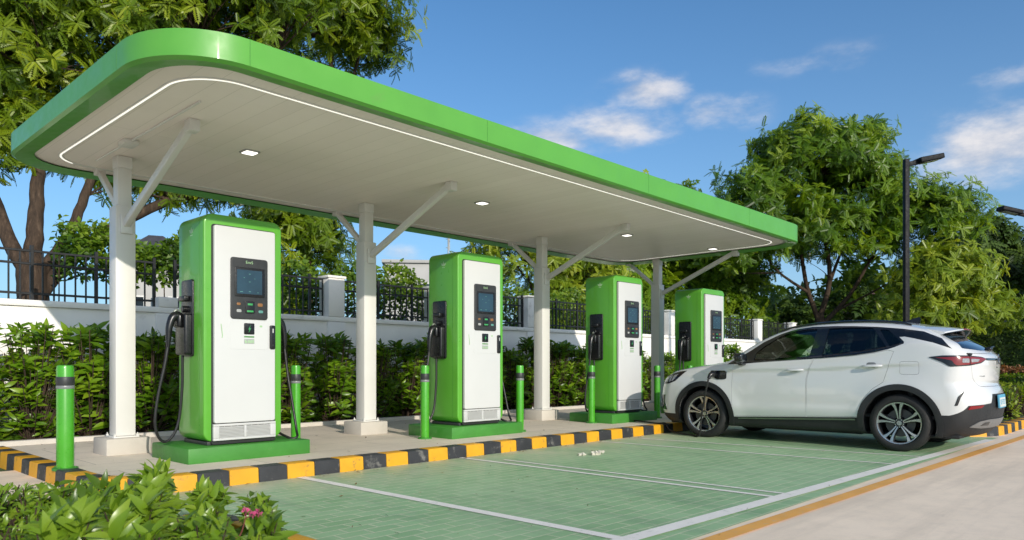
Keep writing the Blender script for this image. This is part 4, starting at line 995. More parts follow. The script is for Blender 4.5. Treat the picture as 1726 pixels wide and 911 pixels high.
PIN_V, PIN_F = pinnate(8, .27, .072, .26)
PINC_V, PINC_F = pinnate(5, .36, .12)
def tree(name, label, base, blobs, limbs, trunk_r, leaf, nspray, size, seed, coarse=False, group=None, clump=.55, twigs=1.0, gravity=.35):
    """blobs: (x, y, z, rx, ry, rz, weight) crown masses; limbs: lists of points from the trunk out, first radius given"""
    g = np.random.default_rng(seed); rr = random.Random(seed); B = Vector(base)
    t = empty(name, base, 0, label, 'tree', group)
    bm = BM()
    for k, (pts, r0, r1) in enumerate(limbs):
        P = [Vector(p) - B for p in pts]; P = smoothpath(P, 6)
        P = [p + Vector((rr.uniform(-1, 1), rr.uniform(-1, 1), 0)) * r0 * .11 * (0 < i < len(P) - 1) for i, p in enumerate(P)]
        n = len(P); rs = [r0 + (r1 - r0) * (i / (n - 1)) ** .8 for i in range(n)]
        if k == 0: rs[0] *= 1.35; rs[1] *= 1.15
        tube(bm, P, rs, 12 if r0 > .1 else 7)
    # clumps: centres spread through the crown masses, more of them near the outside
    ends = [Vector(p[0][-1]) for p in limbs]; mids = [Vector(q) for p in limbs for q in p[0][1:]]
    wsum = sum(b[6] for b in blobs); SV = []; SD = []; SU = []; ST = []
    for b in blobs:
        c = np.array(b[:3]); r = np.array(b[3:6]); ns = int(nspray * b[6] / wsum); nc = max(4, int(ns / 26))
        u = g.normal(size=(nc, 3)); u /= np.linalg.norm(u, axis=1, keepdims=True); u[:, 2] = np.where(u[:, 2] < -.55, -u[:, 2] * .6, u[:, 2])
        rad = g.uniform(.22, 1, size=(nc, 1)) ** .50 * g.uniform(.86, 1.12, size=(nc, 1)); cc = c + u * rad * r
        for j in range(nc):
            m = max(2, int(ns / nc / 6 * g.uniform(.5, 1.5))); cs = clump * g.uniform(.6, 1.3)
            o = g.normal(size=(m, 3)) * cs * np.array([.55, .55, .36]); P = cc[j] + o; out = (P - c) / r
            ax = out * .7 + o * .7 / cs + g.normal(size=(m, 3)) * .4 + np.array([0, 0, .30]); ax /= np.linalg.norm(ax, axis=1, keepdims=True)
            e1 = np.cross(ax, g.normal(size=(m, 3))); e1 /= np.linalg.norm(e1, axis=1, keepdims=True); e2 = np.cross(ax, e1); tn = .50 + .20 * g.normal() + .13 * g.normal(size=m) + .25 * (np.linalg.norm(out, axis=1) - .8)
            for q in range(6):              # a rosette of fronds at the end of each shoot
                an = 2 * PI * q / 6 + g.uniform(-.35, .35, (m, 1)); d = ax * g.uniform(.05, .75, (m, 1)) + e1 * np.cos(an) + e2 * np.sin(an); d[:, 2] -= gravity
                SV.append(P); SD.append(d); SU.append(ax); ST.append(np.clip(tn + .07 * g.normal(size=m), 0, 1))
            if rr.random() < .42 * twigs:        # a twig reaching this clump
                e = Vector(cc[j]); s = min(mids, key=lambda q: (q - e).length + max(0, q.z - e.z) * 1.5)
                mid = s.lerp(e, .5) + Vector((rr.uniform(-.25, .25), rr.uniform(-.25, .25), -.04 * (e - s).length))
                L = (e - s).length; tube(bm, smoothpath([s - B, mid - B, e - B], 4), [min(.05, .012 + .010 * L), .014, .006], 5, 0, False)
    obj('trunk', bm, M['bark'], t, 60)
    P = np.vstack(SV) - np.array(base); D = np.vstack(SD); T = np.concatenate(ST); n = len(P)
    up = np.vstack(SU) * .9 + np.array([-.2, -.45, .45]) + g.normal(size=(n, 3)) * .28
    v0, f0 = (PINC_V, PINC_F) if coarse else (PIN_V, PIN_F)
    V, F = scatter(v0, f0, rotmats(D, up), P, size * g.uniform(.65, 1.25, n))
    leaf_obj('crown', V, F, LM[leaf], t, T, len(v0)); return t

# big spreading tree behind the left end of the canopy
tb = (3.2, 13.55, 0)
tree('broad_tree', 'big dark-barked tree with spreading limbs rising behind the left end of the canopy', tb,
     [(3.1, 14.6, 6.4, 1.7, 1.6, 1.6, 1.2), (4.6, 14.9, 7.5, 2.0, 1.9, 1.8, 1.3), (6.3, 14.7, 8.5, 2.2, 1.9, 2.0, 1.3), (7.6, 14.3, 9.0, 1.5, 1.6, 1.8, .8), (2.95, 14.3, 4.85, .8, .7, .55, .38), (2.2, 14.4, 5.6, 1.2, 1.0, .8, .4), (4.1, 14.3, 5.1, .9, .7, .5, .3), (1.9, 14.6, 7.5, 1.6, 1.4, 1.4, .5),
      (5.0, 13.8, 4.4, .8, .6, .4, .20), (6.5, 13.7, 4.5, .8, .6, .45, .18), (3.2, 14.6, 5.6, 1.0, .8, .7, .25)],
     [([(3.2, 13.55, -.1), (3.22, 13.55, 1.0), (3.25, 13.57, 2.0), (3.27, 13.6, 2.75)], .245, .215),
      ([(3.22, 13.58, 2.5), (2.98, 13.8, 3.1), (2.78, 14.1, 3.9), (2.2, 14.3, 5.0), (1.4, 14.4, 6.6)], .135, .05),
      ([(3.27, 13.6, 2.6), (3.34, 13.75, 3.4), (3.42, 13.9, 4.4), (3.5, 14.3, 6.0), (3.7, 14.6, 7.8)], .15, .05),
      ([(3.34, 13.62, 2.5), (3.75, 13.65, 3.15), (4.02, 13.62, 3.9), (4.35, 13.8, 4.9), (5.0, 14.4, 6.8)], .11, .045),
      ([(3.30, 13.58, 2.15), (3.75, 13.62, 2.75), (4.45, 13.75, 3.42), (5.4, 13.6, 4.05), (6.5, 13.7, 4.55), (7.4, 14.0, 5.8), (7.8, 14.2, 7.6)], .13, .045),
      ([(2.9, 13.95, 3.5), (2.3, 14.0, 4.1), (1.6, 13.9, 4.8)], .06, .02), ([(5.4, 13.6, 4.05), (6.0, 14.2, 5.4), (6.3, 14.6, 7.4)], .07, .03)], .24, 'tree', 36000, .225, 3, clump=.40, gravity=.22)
tree('leafy_tree', 'tall leafy tree rising behind the canopy between the first and second chargers', (10.4, 16.9, 0),
     [(10.3, 16.5, 10.3, 1.9, 2.1, 2.3, 1.3), (9.2, 16.9, 7.0, 1.5, 1.4, 2.0, .6), (9.6, 16.6, 4.3, 1.35, 1.2, 1.7, .75), (9.0, 16.9, 2.6, .9, .9, .9, .3), (11.3, 16.2, 9.6, 1.2, 1.2, 1.2, .4)],
     [([(10.4, 16.9, -.1), (10.2, 16.9, 2.0), (10.1, 16.9, 4.0)], .20, .16), ([(10.1, 16.9, 3.6), (9.6, 16.8, 5.2), (9.4, 16.8, 7.2)], .10, .04), ([(10.1, 16.9, 3.9), (10.4, 16.6, 6.5), (10.6, 16.4, 9.5)], .12, .05), ([(10.2, 16.8, 5.4), (10.9, 16.4, 7.6), (11.3, 16.2, 9.4)], .08, .03)], .2, 'tree', 17000, .27, 5, clump=.46, gravity=.22)
tree('garden_tree', 'yellow-green tree behind the fence between the second and third chargers', (18.3, 16.2, 0),
     [(17.6, 16.2, 4.6, 2.0, 1.8, 1.6, 1), (19.8, 15.8, 4.5, 1.7, 1.6, 1.6, .8), (16.0, 16.6, 5.5, .9, .8, .5, .15), (18.8, 15.9, 3.1, 2.2, 1.4, 1.0, .5)],
     [([(18.3, 16.2, -.1), (18.3, 16.2, 1.6), (18.4, 16.2, 2.8)], .16, .13), ([(18.4, 16.2, 2.6), (17.6, 16.2, 4.4)], .08, .03), ([(18.4, 16.2, 2.6), (19.6, 15.9, 4.4)], .08, .03), ([(17.6, 16.2, 4.0), (16.1, 16.5, 5.4)], .04, .012)], .16, 'yellow', 7500, .26, 7, clump=.45, gravity=.2)
tree('shade_tree', 'dense dark green tree behind the third and fourth chargers', (29.0, 18.5, 0),
     [(29.8, 19.0, 7.0, 3.4, 3.0, 2.6, 1.2), (27.0, 19.5, 5.4, 2.8, 2.4, 2.6, 1), (31.5, 18.4, 5.0, 2.8, 2.2, 2.6, .9), (24.8, 18.6, 4.4, 2.2, 2.0, 2.0, .6), (28.5, 18.0, 3.3, 4.0, 2.0, 1.5, .8), (33.8, 17.4, 4.6, 2.8, 2.0, 2.6, .9)],
     [([(29.0, 18.5, -.1), (29, 18.5, 2), (29.2, 18.6, 3.6)], .26, .2), ([(29.2, 18.6, 3.4), (28, 19, 5.4)], .12, .05), ([(29.2, 18.6, 3.4), (30.6, 18.8, 6)], .12, .05)], .26, 'tree2', 12000, .52, 9, True, clump=.7, gravity=.15)
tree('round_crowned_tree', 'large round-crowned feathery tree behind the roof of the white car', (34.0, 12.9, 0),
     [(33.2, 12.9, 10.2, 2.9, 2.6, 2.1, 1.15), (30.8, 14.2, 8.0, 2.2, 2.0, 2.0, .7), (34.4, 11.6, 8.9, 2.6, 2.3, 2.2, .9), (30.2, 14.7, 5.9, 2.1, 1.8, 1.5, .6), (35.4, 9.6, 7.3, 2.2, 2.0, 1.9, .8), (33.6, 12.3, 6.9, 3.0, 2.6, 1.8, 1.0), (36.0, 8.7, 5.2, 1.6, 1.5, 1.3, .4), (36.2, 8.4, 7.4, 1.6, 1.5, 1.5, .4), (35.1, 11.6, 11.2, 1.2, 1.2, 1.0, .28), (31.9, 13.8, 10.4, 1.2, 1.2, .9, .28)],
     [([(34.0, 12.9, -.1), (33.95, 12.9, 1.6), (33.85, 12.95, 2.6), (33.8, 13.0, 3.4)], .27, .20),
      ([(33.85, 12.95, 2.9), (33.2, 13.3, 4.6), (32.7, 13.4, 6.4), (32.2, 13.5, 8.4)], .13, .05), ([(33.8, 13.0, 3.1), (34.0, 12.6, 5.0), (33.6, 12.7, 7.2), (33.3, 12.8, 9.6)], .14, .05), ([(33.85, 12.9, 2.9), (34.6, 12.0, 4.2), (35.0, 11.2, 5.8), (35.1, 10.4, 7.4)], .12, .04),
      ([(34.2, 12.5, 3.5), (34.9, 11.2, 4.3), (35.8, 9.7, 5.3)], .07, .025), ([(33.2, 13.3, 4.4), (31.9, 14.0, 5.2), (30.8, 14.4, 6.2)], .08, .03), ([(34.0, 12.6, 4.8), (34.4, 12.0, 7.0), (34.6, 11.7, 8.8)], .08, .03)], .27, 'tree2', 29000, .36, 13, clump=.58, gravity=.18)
tree('young_tree', 'smaller yellow-green tree just right of the nearer black lamp post', (33.9, 7.2, 0),
     [(33.8, 8.0, 4.4, 2.0, 1.8, 1.5, 1), (33.2, 8.6, 2.9, 2.0, 1.6, 1.1, .7), (35.0, 6.8, 3.3, 1.5, 1.3, 1.2, .5)],
     [([(33.9, 7.2, -.1), (33.8, 7.4, 1.3), (33.8, 7.6, 2.4)], .10, .07), ([(33.8, 7.6, 2.2), (33.9, 8.2, 4)], .05, .02), ([(33.8, 7.5, 1.6), (34.8, 6.9, 3)], .04, .02)], .1, 'yellow', 7000, .34, 17, clump=.5, gravity=.22)
tree('dark_tree', 'dark rounded tree at the right edge beyond the far road', (47.4, 8.6, 0),
     [(46.2, 9.6, 6.6, 2.5, 2.2, 1.8, 1), (48.6, 7.4, 6.4, 2.5, 2.2, 2.0, 1), (45.4, 9.6, 4.6, 2.0, 1.8, 1.2, .6), (49.6, 6.0, 4.6, 2.4, 2.0, 1.2, .6), (46.8, 8.8, 8.0, 1.8, 1.6, .9, .4)],
     [([(47.4, 8.6, -.1), (47.3, 8.6, 2), (47.2, 8.7, 3)], .22, .17), ([(47.2, 8.7, 2.8), (46.2, 9.4, 5)], .11, .04), ([(47.2, 8.7, 2.8), (48.4, 7.8, 5.4)], .11, .04), ([(47.2, 8.7, 2.8), (47.4, 8.6, 6)], .09, .04)], .22, 'dark', 4500, .62, 19, True, clump=.7)
tree('edge_tree', 'dark tree partly cut off by the right edge of the picture', (44.6, 3.6, 0),
     [(44.8, 3.6, 5.6, 2.6, 2.4, 2.2, 1), (44.0, 4.6, 3.6, 2.0, 1.6, 1.2, .5)], [([(44.6, 3.6, -.1), (44.6, 3.6, 2.4)], .18, .14), ([(44.6, 3.6, 2.2), (44.8, 3.6, 5)], .1, .04)], .2, 'dark', 2600, .6, 23, True, clump=.7)
# low wood closing the view far behind
g = np.random.default_rng(31)
def leafmass(name, n, fn, size, mat, g, v0=None, f0=None):
    P, D, T = fn(n); v0, f0 = (PINC_V, PINC_F) if v0 is None else (v0, f0); up = np.tile([0, 0, 1.], (len(P), 1)) + g.normal(size=(len(P), 3)) * .5
    V, F = scatter(v0, f0, rotmats(D, up), P, size * g.uniform(.6, 1.3, len(P))); return V, F, np.repeat(T, len(v0))
def far(n):
    a = g.uniform(R(0), R(43), n); d = g.uniform(58, 66, n); bump = 2.2 * np.sin(a * 23) + 1.3 * np.sin(a * 61 + 1); h = np.clip(5.8 + bump, 2.6, 9)
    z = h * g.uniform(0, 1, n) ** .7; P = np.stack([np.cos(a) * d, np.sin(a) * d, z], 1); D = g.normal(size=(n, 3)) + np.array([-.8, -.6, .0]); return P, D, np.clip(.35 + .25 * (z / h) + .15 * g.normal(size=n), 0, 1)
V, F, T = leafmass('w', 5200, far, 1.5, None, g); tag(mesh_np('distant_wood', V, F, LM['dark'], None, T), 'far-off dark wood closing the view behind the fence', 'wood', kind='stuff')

# climbing hedges growing along the back of the iron fence
BV, BF = blade_leaf(1., .62, 2, .25, .2)
def climber(x0, x1, ztop, label, seed, dens=330, y=12.75, zb=1.6):
    g = np.random.default_rng(seed); L = x1 - x0; n = int(dens * 2.3 * L * (ztop - zb + .4))
    x = g.uniform(0, L, n); prof = ztop - .05 + .13 * np.sin(x * 2.1 + seed) + .10 * np.sin(x * 5.3 + 2 * seed) + .06 * g.normal(size=n); t = g.uniform(0, 1, n) ** .6; z = zb + (prof - zb) * t
    yy = (g.uniform(-1, 1, n)) * (.34 + .1 * np.sin(x * 3)) * np.sqrt(np.clip(1.15 - t ** 3, 0.1, 1)); D = np.stack([g.normal(size=n) * .7, yy * 1.5 - .4, g.normal(size=n) * .5 + .1], 1)
    up = np.tile([-.2, -.7, .7], (n, 1)) + g.normal(size=(n, 3)) * .45
    V, F = scatter(BV, BF, rotmats(D, up), np.stack([x - L / 2, yy, z], 1), .098 * g.uniform(.6, 1.3, n))
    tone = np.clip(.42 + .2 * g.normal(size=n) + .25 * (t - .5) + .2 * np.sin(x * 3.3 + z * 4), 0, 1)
    o = empty('climbing_hedge', ((x0 + x1) / 2, y, 0), 0, label, 'hedge', 'climbing hedges behind the iron fence')
    leaf_obj('foliage', V, F, LM['ivy'], o, tone, len(BV)); bm = BM(); rr = random.Random(seed)
    for k in range(int(L * 2.5)):
        x_ = rr.uniform(-L / 2, L / 2); tube(bm, smoothpath([(x_, 0, -.05), (x_ + rr.uniform(-.1, .1), rr.uniform(-.1, .1), 1.2), (x_ + rr.uniform(-.3, .3), rr.uniform(-.15, .15), ztop - .4)], 4), [.02, .008], 5)
    obj('stems', bm, M['bark'], o)
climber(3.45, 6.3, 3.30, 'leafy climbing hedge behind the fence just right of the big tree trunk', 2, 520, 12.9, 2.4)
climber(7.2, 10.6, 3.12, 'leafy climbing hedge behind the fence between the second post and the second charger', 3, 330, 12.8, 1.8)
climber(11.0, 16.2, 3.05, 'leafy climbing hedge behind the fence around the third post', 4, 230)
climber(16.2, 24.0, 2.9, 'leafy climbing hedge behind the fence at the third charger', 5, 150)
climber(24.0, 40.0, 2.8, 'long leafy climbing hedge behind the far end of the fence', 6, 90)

# shrubs in the bed along the wall
SHV, SHF = blade_leaf(1., .36, 3, .30, .25, .012)
def shrub(seed, h=1.35, w=.62, lf=.185, ntuft=46, nl=9, mat='hedge', name='hedge_shrub', up_bias=.6, spike=.25):
    g = np.random.default_rng(seed); rr = random.Random(seed); o = empty(name); bm = BM(); P, D, U, S, T = [], [], [], [], []
    for k in range(ntuft):
        a = rr.uniform(0, 2 * PI); q = rr.random() ** .55; z = h * (.05 + .87 * rr.random() ** .8); lim = w * (1 - .35 * max(0, z / h - .55) / .45) * (.85 + .15 * min(1, z / (.3 * h)))
        tip = np.array([math.cos(a) * q * lim, math.sin(a) * q * lim, z])
        if rr.random() < spike: tip = np.array([tip[0] * .8, tip[1] * .8, h * rr.uniform(.95, 1.20)])
        s0 = Vector((tip[0] * .25, tip[1] * .25, 0)); tube(bm, smoothpath([s0, Vector(tip) * .5 + s0 * .4 + Vector((0, 0, .02)), tip], 3), [.010, .005], 5, 0, False)
        m = int(nl * rr.uniform(.7, 1.35)); base = rr.uniform(.25, .7); sc = rr.uniform(.75, 1.2)
        for j in range(m):
            b = 2 * PI * j / m * 2.4 + rr.uniform(-.3, .3); el = up_bias * rr.uniform(.1, 1.5) - .42 + .75 * (j / m); back = .16 * (1 - j / m)
            d = np.array([math.cos(b) * math.cos(el), math.sin(b) * math.cos(el), math.sin(el)]) + np.array([tip[0], tip[1], 0]) * .55
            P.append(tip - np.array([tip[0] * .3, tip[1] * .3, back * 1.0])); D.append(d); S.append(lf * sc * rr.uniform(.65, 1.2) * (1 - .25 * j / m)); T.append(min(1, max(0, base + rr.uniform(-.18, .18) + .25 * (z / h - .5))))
    P, D, S, T = map(np.array, (P, D, S, T)); n = len(P); up = np.tile([-.2, -.6, .8], (n, 1)) + g.normal(size=(n, 3)) * .4
    V, F = scatter(SHV, SHF, rotmats(D, up), P, S)
    obj('stems', bm, M['bark'], o); leaf_obj('foliage', V, F, LM[mat], o, T, len(SHV)); return o
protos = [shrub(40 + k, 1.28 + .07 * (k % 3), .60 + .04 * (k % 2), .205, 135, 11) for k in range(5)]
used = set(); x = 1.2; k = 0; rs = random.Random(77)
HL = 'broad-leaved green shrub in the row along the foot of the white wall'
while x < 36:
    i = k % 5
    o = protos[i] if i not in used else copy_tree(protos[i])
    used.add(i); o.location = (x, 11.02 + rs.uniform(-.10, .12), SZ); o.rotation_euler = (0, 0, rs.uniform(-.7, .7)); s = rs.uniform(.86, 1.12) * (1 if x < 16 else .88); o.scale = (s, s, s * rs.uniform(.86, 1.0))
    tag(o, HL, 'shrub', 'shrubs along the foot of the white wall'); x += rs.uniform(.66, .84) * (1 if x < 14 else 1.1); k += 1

# planting in the foreground, close to the camera
FV, FF = blade_leaf(1., .34, 6, .38, .28, .01)
SHV, SHF = FV, FF
fp = [shrub(90 + k, .50 + .05 * (k % 2), .29, .25, 17, 9, 'fore', 'garden_plant', .8, .35) for k in range(4)]
small = [shrub(120 + k, .40, .24, .10, 60, 9, 'fore', 'low_plant', .8, .2) for k in range(2)]
fore = [(2.00, 4.50, 1.00), (1.74, 4.62, 1.05), (1.46, 4.55, 1.02), (1.20, 4.66, 1.05), (1.88, 4.15, .92), (1.58, 4.2, .92), (1.28, 4.25, .95), (1.98, 3.82, .84), (1.70, 3.80, .86), (1.40, 3.86, .95), (1.12, 3.9, 1.02), (1.80, 3.45, .84), (1.52, 3.42, .86), (1.24, 3.5, .95), (.98, 3.55, 1.05), (1.35, 3.05, .90), (1.08, 3.1, .98), (.86, 3.2, 1.05), (1.60, 3.08, .80)]
used = set(); rs = random.Random(5)
for k, (x, y, s) in enumerate(fore):
    i = k % 4
    o = fp[i] if i not in used else copy_tree(fp[i])
    used.add(i); o.location = (x, y, .10); o.rotation_euler = (0, 0, rs.uniform(-.9, .9)); s *= .55 - .09 * (y > 4.3) - .08 * (x > 1.8) + rs.uniform(-.05, .06); o.scale = (s,) * 3
    tag(o, 'glossy light green broad-leaved plant in the foreground bed at the bottom left', 'plant', 'broad-leaved plants in the foreground bed')
used = set()
for k, (x, y, s) in enumerate([(.95, 4.75, 1.1), (1.05, 4.3, 1.05), (.82, 4.45, 1.15), (.90, 3.9, 1.1), (.72, 4.05, 1.2), (.78, 3.5, 1.1), (1.18, 4.95, 1.0), (.66, 3.7, 1.2), (1.45, 4.98, .95)]):
    i = k % 2
    o = small[i] if i not in used else copy_tree(small[i])
    used.add(i); o.location = (x, y, .10); o.rotation_euler = (0, 0, rs.uniform(-.9, .9)); s *= .66; o.scale = (s,) * 3
    tag(o, 'small-leaved low plant at the far left of the foreground bed', 'plant', 'small-leaved plants in the foreground bed')
# pink flower on its stalk
M['pink'] = paint('pink_petal', (.62, .10, .24), .5, .2, 30); M['stalk'] = paint('red_stalk', (.16, .035, .03), .6)
fw = empty('pink_flower', (1.53, 3.145, .10), 0, 'pink flower spray on a thin red stalk beside the foreground plants', 'flower')
bm = BM(); tube(bm, smoothpath([(-.10, 0, .05), (-.04, -.01, .20), (.02, -.02, .24), (.05, -.03, .33)], 6), [.005, .003], 6); tube(bm, [(.045, -.03, .315), (.10, -.06, .33)], .0025, 5); obj('stalk', bm, M['stalk'], fw)
rs = random.Random(9)
for c in ((.045, -.03, .345), (.105, -.062, .335), (.075, -.045, .330)):
    b = BM()
    for k in range(22):
        d = Vector((rs.gauss(0, 1), rs.gauss(0, 1), rs.gauss(.3, 1))).normalized(); u = d.orthogonal().normalized() * .007; p = Vector(c) + d * .004; q = p + d * rs.uniform(.014, .024)
        b.faces.new([b.verts.new(v) for v in (p, p.lerp(q, .6) + u, q, p.lerp(q, .6) - u)])
    obj('blossom', b, M['pink'], fw)
fw.scale = (.8, .8, .97)
# planting on the island at the right, and clipped hedges across the far road
isl = [shrub(140 + k, .42, .30, .10, 40, 8, m_, 'border_plant', .9, .3) for k, m_ in enumerate(('yellow', 'redleaf', 'yellow'))]
used = set(); rs = random.Random(15); k = 0
for x in np.arange(13.5, 24, .48):
    for y in (2.85, 3.3, 3.8):
        i = rs.choice((0, 0, 1, 2)) if k > 2 else k
        o = isl[i] if i not in used else copy_tree(isl[i])
        used.add(i); o.location = (x + rs.uniform(-.15, .15), y + rs.uniform(-.12, .15), .12); o.rotation_euler = (0, 0, rs.uniform(0, 6)); s = rs.uniform(.8, 1.15); o.scale = (s,) * 3; k += 1
        tag(o, 'low reddish-leaved border plant on the kerbed island behind the car' if i == 1 else 'low yellow-green border plant on the kerbed island behind the car', 'plant', 'red border plants on the island' if i == 1 else 'yellow-green border plants on the island')
def cliphedge(x, y0, y1, w, h, mat, label, seed, z0=0.0):
    g = np.random.default_rng(seed); L = y1 - y0; n = int(260 * L * (h + w * .5)); o = empty('clipped_hedge', (x, (y0 + y1) / 2, z0), 0, label, 'hedge', 'clipped hedges beyond the far road')
    yy = g.uniform(-L / 2, L / 2, n); face = g.random(n) < .6; z = np.where(face, g.uniform(0, h, n), h * g.uniform(.86, 1.04, n)); xx = np.where(face, -w / 2 * g.uniform(.75, 1.1, n), g.uniform(-w / 2, w / 2, n))
    D = g.normal(size=(n, 3)) * .6 + np.array([-.5, -.2, .4]); V, F = scatter(BV, BF, rotmats(D, np.tile([-.3, 0, 1.], (n, 1)) + g.normal(size=(n, 3)) * .4), np.stack([xx, yy, z], 1), .14 * g.uniform(.6, 1.3, n))
    leaf_obj('foliage', V, F, LM[mat], o, np.clip(.5 + .25 * g.normal(size=n) + .3 * (z / h - .5), 0, 1), len(BV)); bm = BM(); box2(bm, (-w / 2 + .08, -L / 2, 0), (w / 2 - .05, L / 2, h * .86), .05); obj('twiggy_core', bm, M['earth'], o)
cliphedge(32.2, -12, 9.5, .8, .42, 'yellow', 'lowest clipped yellow-green hedge along the far kerb', 3); cliphedge(33.2, -12, 9.0, .8, .72, 'ivy', 'clipped mid-green hedge behind the lowest hedge beyond the far road', 4); cliphedge(34.3, -12, 6.5, .8, 1.0, 'redleaf', 'tallest clipped hedge with reddish tips beyond the far road', 5)
cliphedge(39.5, -14, 12, 1.2, 2.9, 'dark', 'tall dark hedge behind the clipped hedges beyond the far road', 6)
# ================================================================== LAMP POSTS, HOUSES, SMALL THINGS
M['black'] = paint('black_pole', (.006, .007, .009), .6, .2, 5, spec=.25)
def lamp(loc, rz, label, H=5.42):
    o = empty('street_lamp', loc, rz, label, 'lamp post', 'black lamp posts')
    bm = BM(); box2(bm, (-.052, -.052, .02), (.052, .052, H), .012); obj('pole', bm, M['black'], o)
    bm = BM(); box2(bm, (-.15, -.15, 0), (.15, .15, .02), .004); obj('base_plate', bm, M['black'], o)
    rot = Matrix.Rotation(R(-12), 4, 'Y')
    bm = BM(); box(bm, (.14, 0, H - .085), (.30, .07, .10), .012, 2, 0, rot); obj('arm', bm, M['black'], o)
    bm = BM(); box(bm, (.52, 0, H + .02), (.56, .30, .11), .02, 3, 0, rot)
    hd = obj('lamp_head', bm, M['black'], o); bm = BM(); box(bm, (.54, 0, H - .040), (.36, .20, .008), .003, 1, 0, rot); obj('diffuser', bm, M['lens'], hd); return o
lamp((17.45, 4.85, .12), R(-40), 'nearer black street lamp rising behind the tail of the white car')
lamp((23.4, 3.55, .12), R(136), 'farther black street lamp at the right edge of the picture', 5.0)
M['roof_dark'] = paint('dark_roof', (.055, .055, .062), .7, .2, 4); M['roof_red'] = paint('red_roof', (.16, .075, .055), .8, .2, 4); M['pane'] = paint('window_pane', (.02, .03, .04), .08, .2, 2, coat=.6); M['house'] = paint('house_wall', (.46, .45, .43), .85, .08, 1)
def house(loc, rz, w, d, h, rh, roof, label, nwin=3, flat=False, storeys=2):
    o = empty('house', loc, rz, label, 'house'); bm = BM(); box2(bm, (-w / 2, -d / 2, -.2), (w / 2, d / 2, h), .02); obj('wall', bm, M['house'], o); e = .5; bm = BM()
    if flat:
        box2(bm, (-w / 2 - .2, -d / 2 - .2, h + .003), (w / 2 + .2, d / 2 + .2, h + .25), .03); box2(bm, (w * .1, -d * .2, h + .25), (w * .35, d * .2, h + 1.3), .03)
    else:
        q = [(-w / 2 - e, -d / 2 - e, h), (w / 2 + e, -d / 2 - e, h), (w / 2 + e, d / 2 + e, h), (-w / 2 - e, d / 2 + e, h), (-w / 2 + d * .4, 0, h + rh), (w / 2 - d * .4, 0, h + rh)]; v = [bm.verts.new(p) for p in q]
        for f in ((0, 1, 5, 4), (1, 2, 5), (2, 3, 4, 5), (3, 0, 4), (3, 2, 1, 0)): bm.faces.new([v[i] for i in f])
    obj('roof', fixn(bm), M[roof], o)
    for s in range(storeys):
        for k in range(nwin):
            x = -w / 2 + w * (k + .5) / nwin; z = 1.0 + s * (h - 1.2) / storeys; bm = BM()
            for a, b in (((x - .6, -d / 2 - .05, z), (x - .52, -d / 2 - .003, z + 1.3)), ((x + .52, -d / 2 - .05, z), (x + .6, -d / 2 - .003, z + 1.3)), ((x - .519, -d / 2 - .05, z), (x + .519, -d / 2 - .003, z + .08)), ((x - .519, -d / 2 - .05, z + 1.22), (x + .519, -d / 2 - .003, z + 1.3))): box2(bm, a, b)
            wd = obj('window', bm, M['white'], o); bm = BM(); box2(bm, (x - .518, -d / 2 - .02, z + .081), (x + .518, -d / 2 - .004, z + 1.219)); obj('pane', bm, M['pane'], wd)
    return o
house((17.7, 46.7, 0), R(-20), 4.8, 5, 6.8, 2.2, 'roof_dark', 'pale house with a dark grey hipped roof far behind the first post', 2)
house((40.5, 46.5, 0), R(-40), 9, 8, 9.0, 0, 'house', 'white flat-roofed block beyond the fence behind the second charger', 4, True, 3)
house((63.5, 21.0, 0), R(-70), 9, 7, 5.6, 1.6, 'roof_red', 'white house with a brown-red roof behind the round-crowned tree', 3)
house((72, 8, 0), R(-80), 12, 8, 4.8, 1.4, 'roof_dark', 'low house with a grey roof at the far right behind the dark tree', 4)
ma = empty('antenna_mast', (40.0, 45.2, 9.25), 0, 'thin antenna mast on the flat roof beside the second charger', 'mast')
bm = BM(); tube(bm, [(0, 0, 0), (0, 0, 3.6)], .05, 6); obj('pole', bm, M['steel'], ma)
bm = BM()
for z in (1.4, 2.1, 2.8): tube(bm, [(-.22, 0, z), (.22, 0, z)], .03, 5)
for z in (1.2, 1.9): tube(bm, [(.12, 0, z), (.12, 0, z + .8)], .06, 6)
obj('aerials', bm, M['steel'], ma)
# dry leaves blown against the kerb, over the walkway and the bay
g = np.random.default_rng(71); n = 330
P = np.concatenate([np.stack([g.uniform(2.3, 12.5, 150), 6.36 - np.abs(g.normal(size=150)) * .10, np.full(150, .013)], 1), np.stack([g.uniform(2.4, 14, 110), g.uniform(6.7, 10.2, 110), np.full(110, SZ + .006)], 1), np.stack([g.uniform(2.4, 12, 70), g.uniform(2.2, 6.2, 70), np.full(70, .013)], 1)])
a = g.uniform(0, 6.28, n); D = np.stack([np.cos(a), np.sin(a), g.normal(size=n) * .12], 1)
DV, DF = blade_leaf(1., .42, 2, -.25, .25)
V, F = scatter(DV, DF, rotmats(D, np.tile([0, 0, 1.], (n, 1)) + g.normal(size=(n, 3)) * .25), P, .036 * g.uniform(.4, 1.2, n))
LM['dry'] = leafmat('dry_leaf', (.06, .035, .012), (.16, .10, .035), (.30, .24, .10), .1, .7)
tag(mesh_np('fallen_leaves', V, F, LM['dry'], None, np.repeat(g.uniform(0, 1, n), len(DV))), 'small dry leaves scattered along the kerb and over the paving', 'leaves', kind='stuff')
M['paper'] = paint('litter_paper', (.58, .55, .46), .8, .1, 30)
rs = random.Random(21)
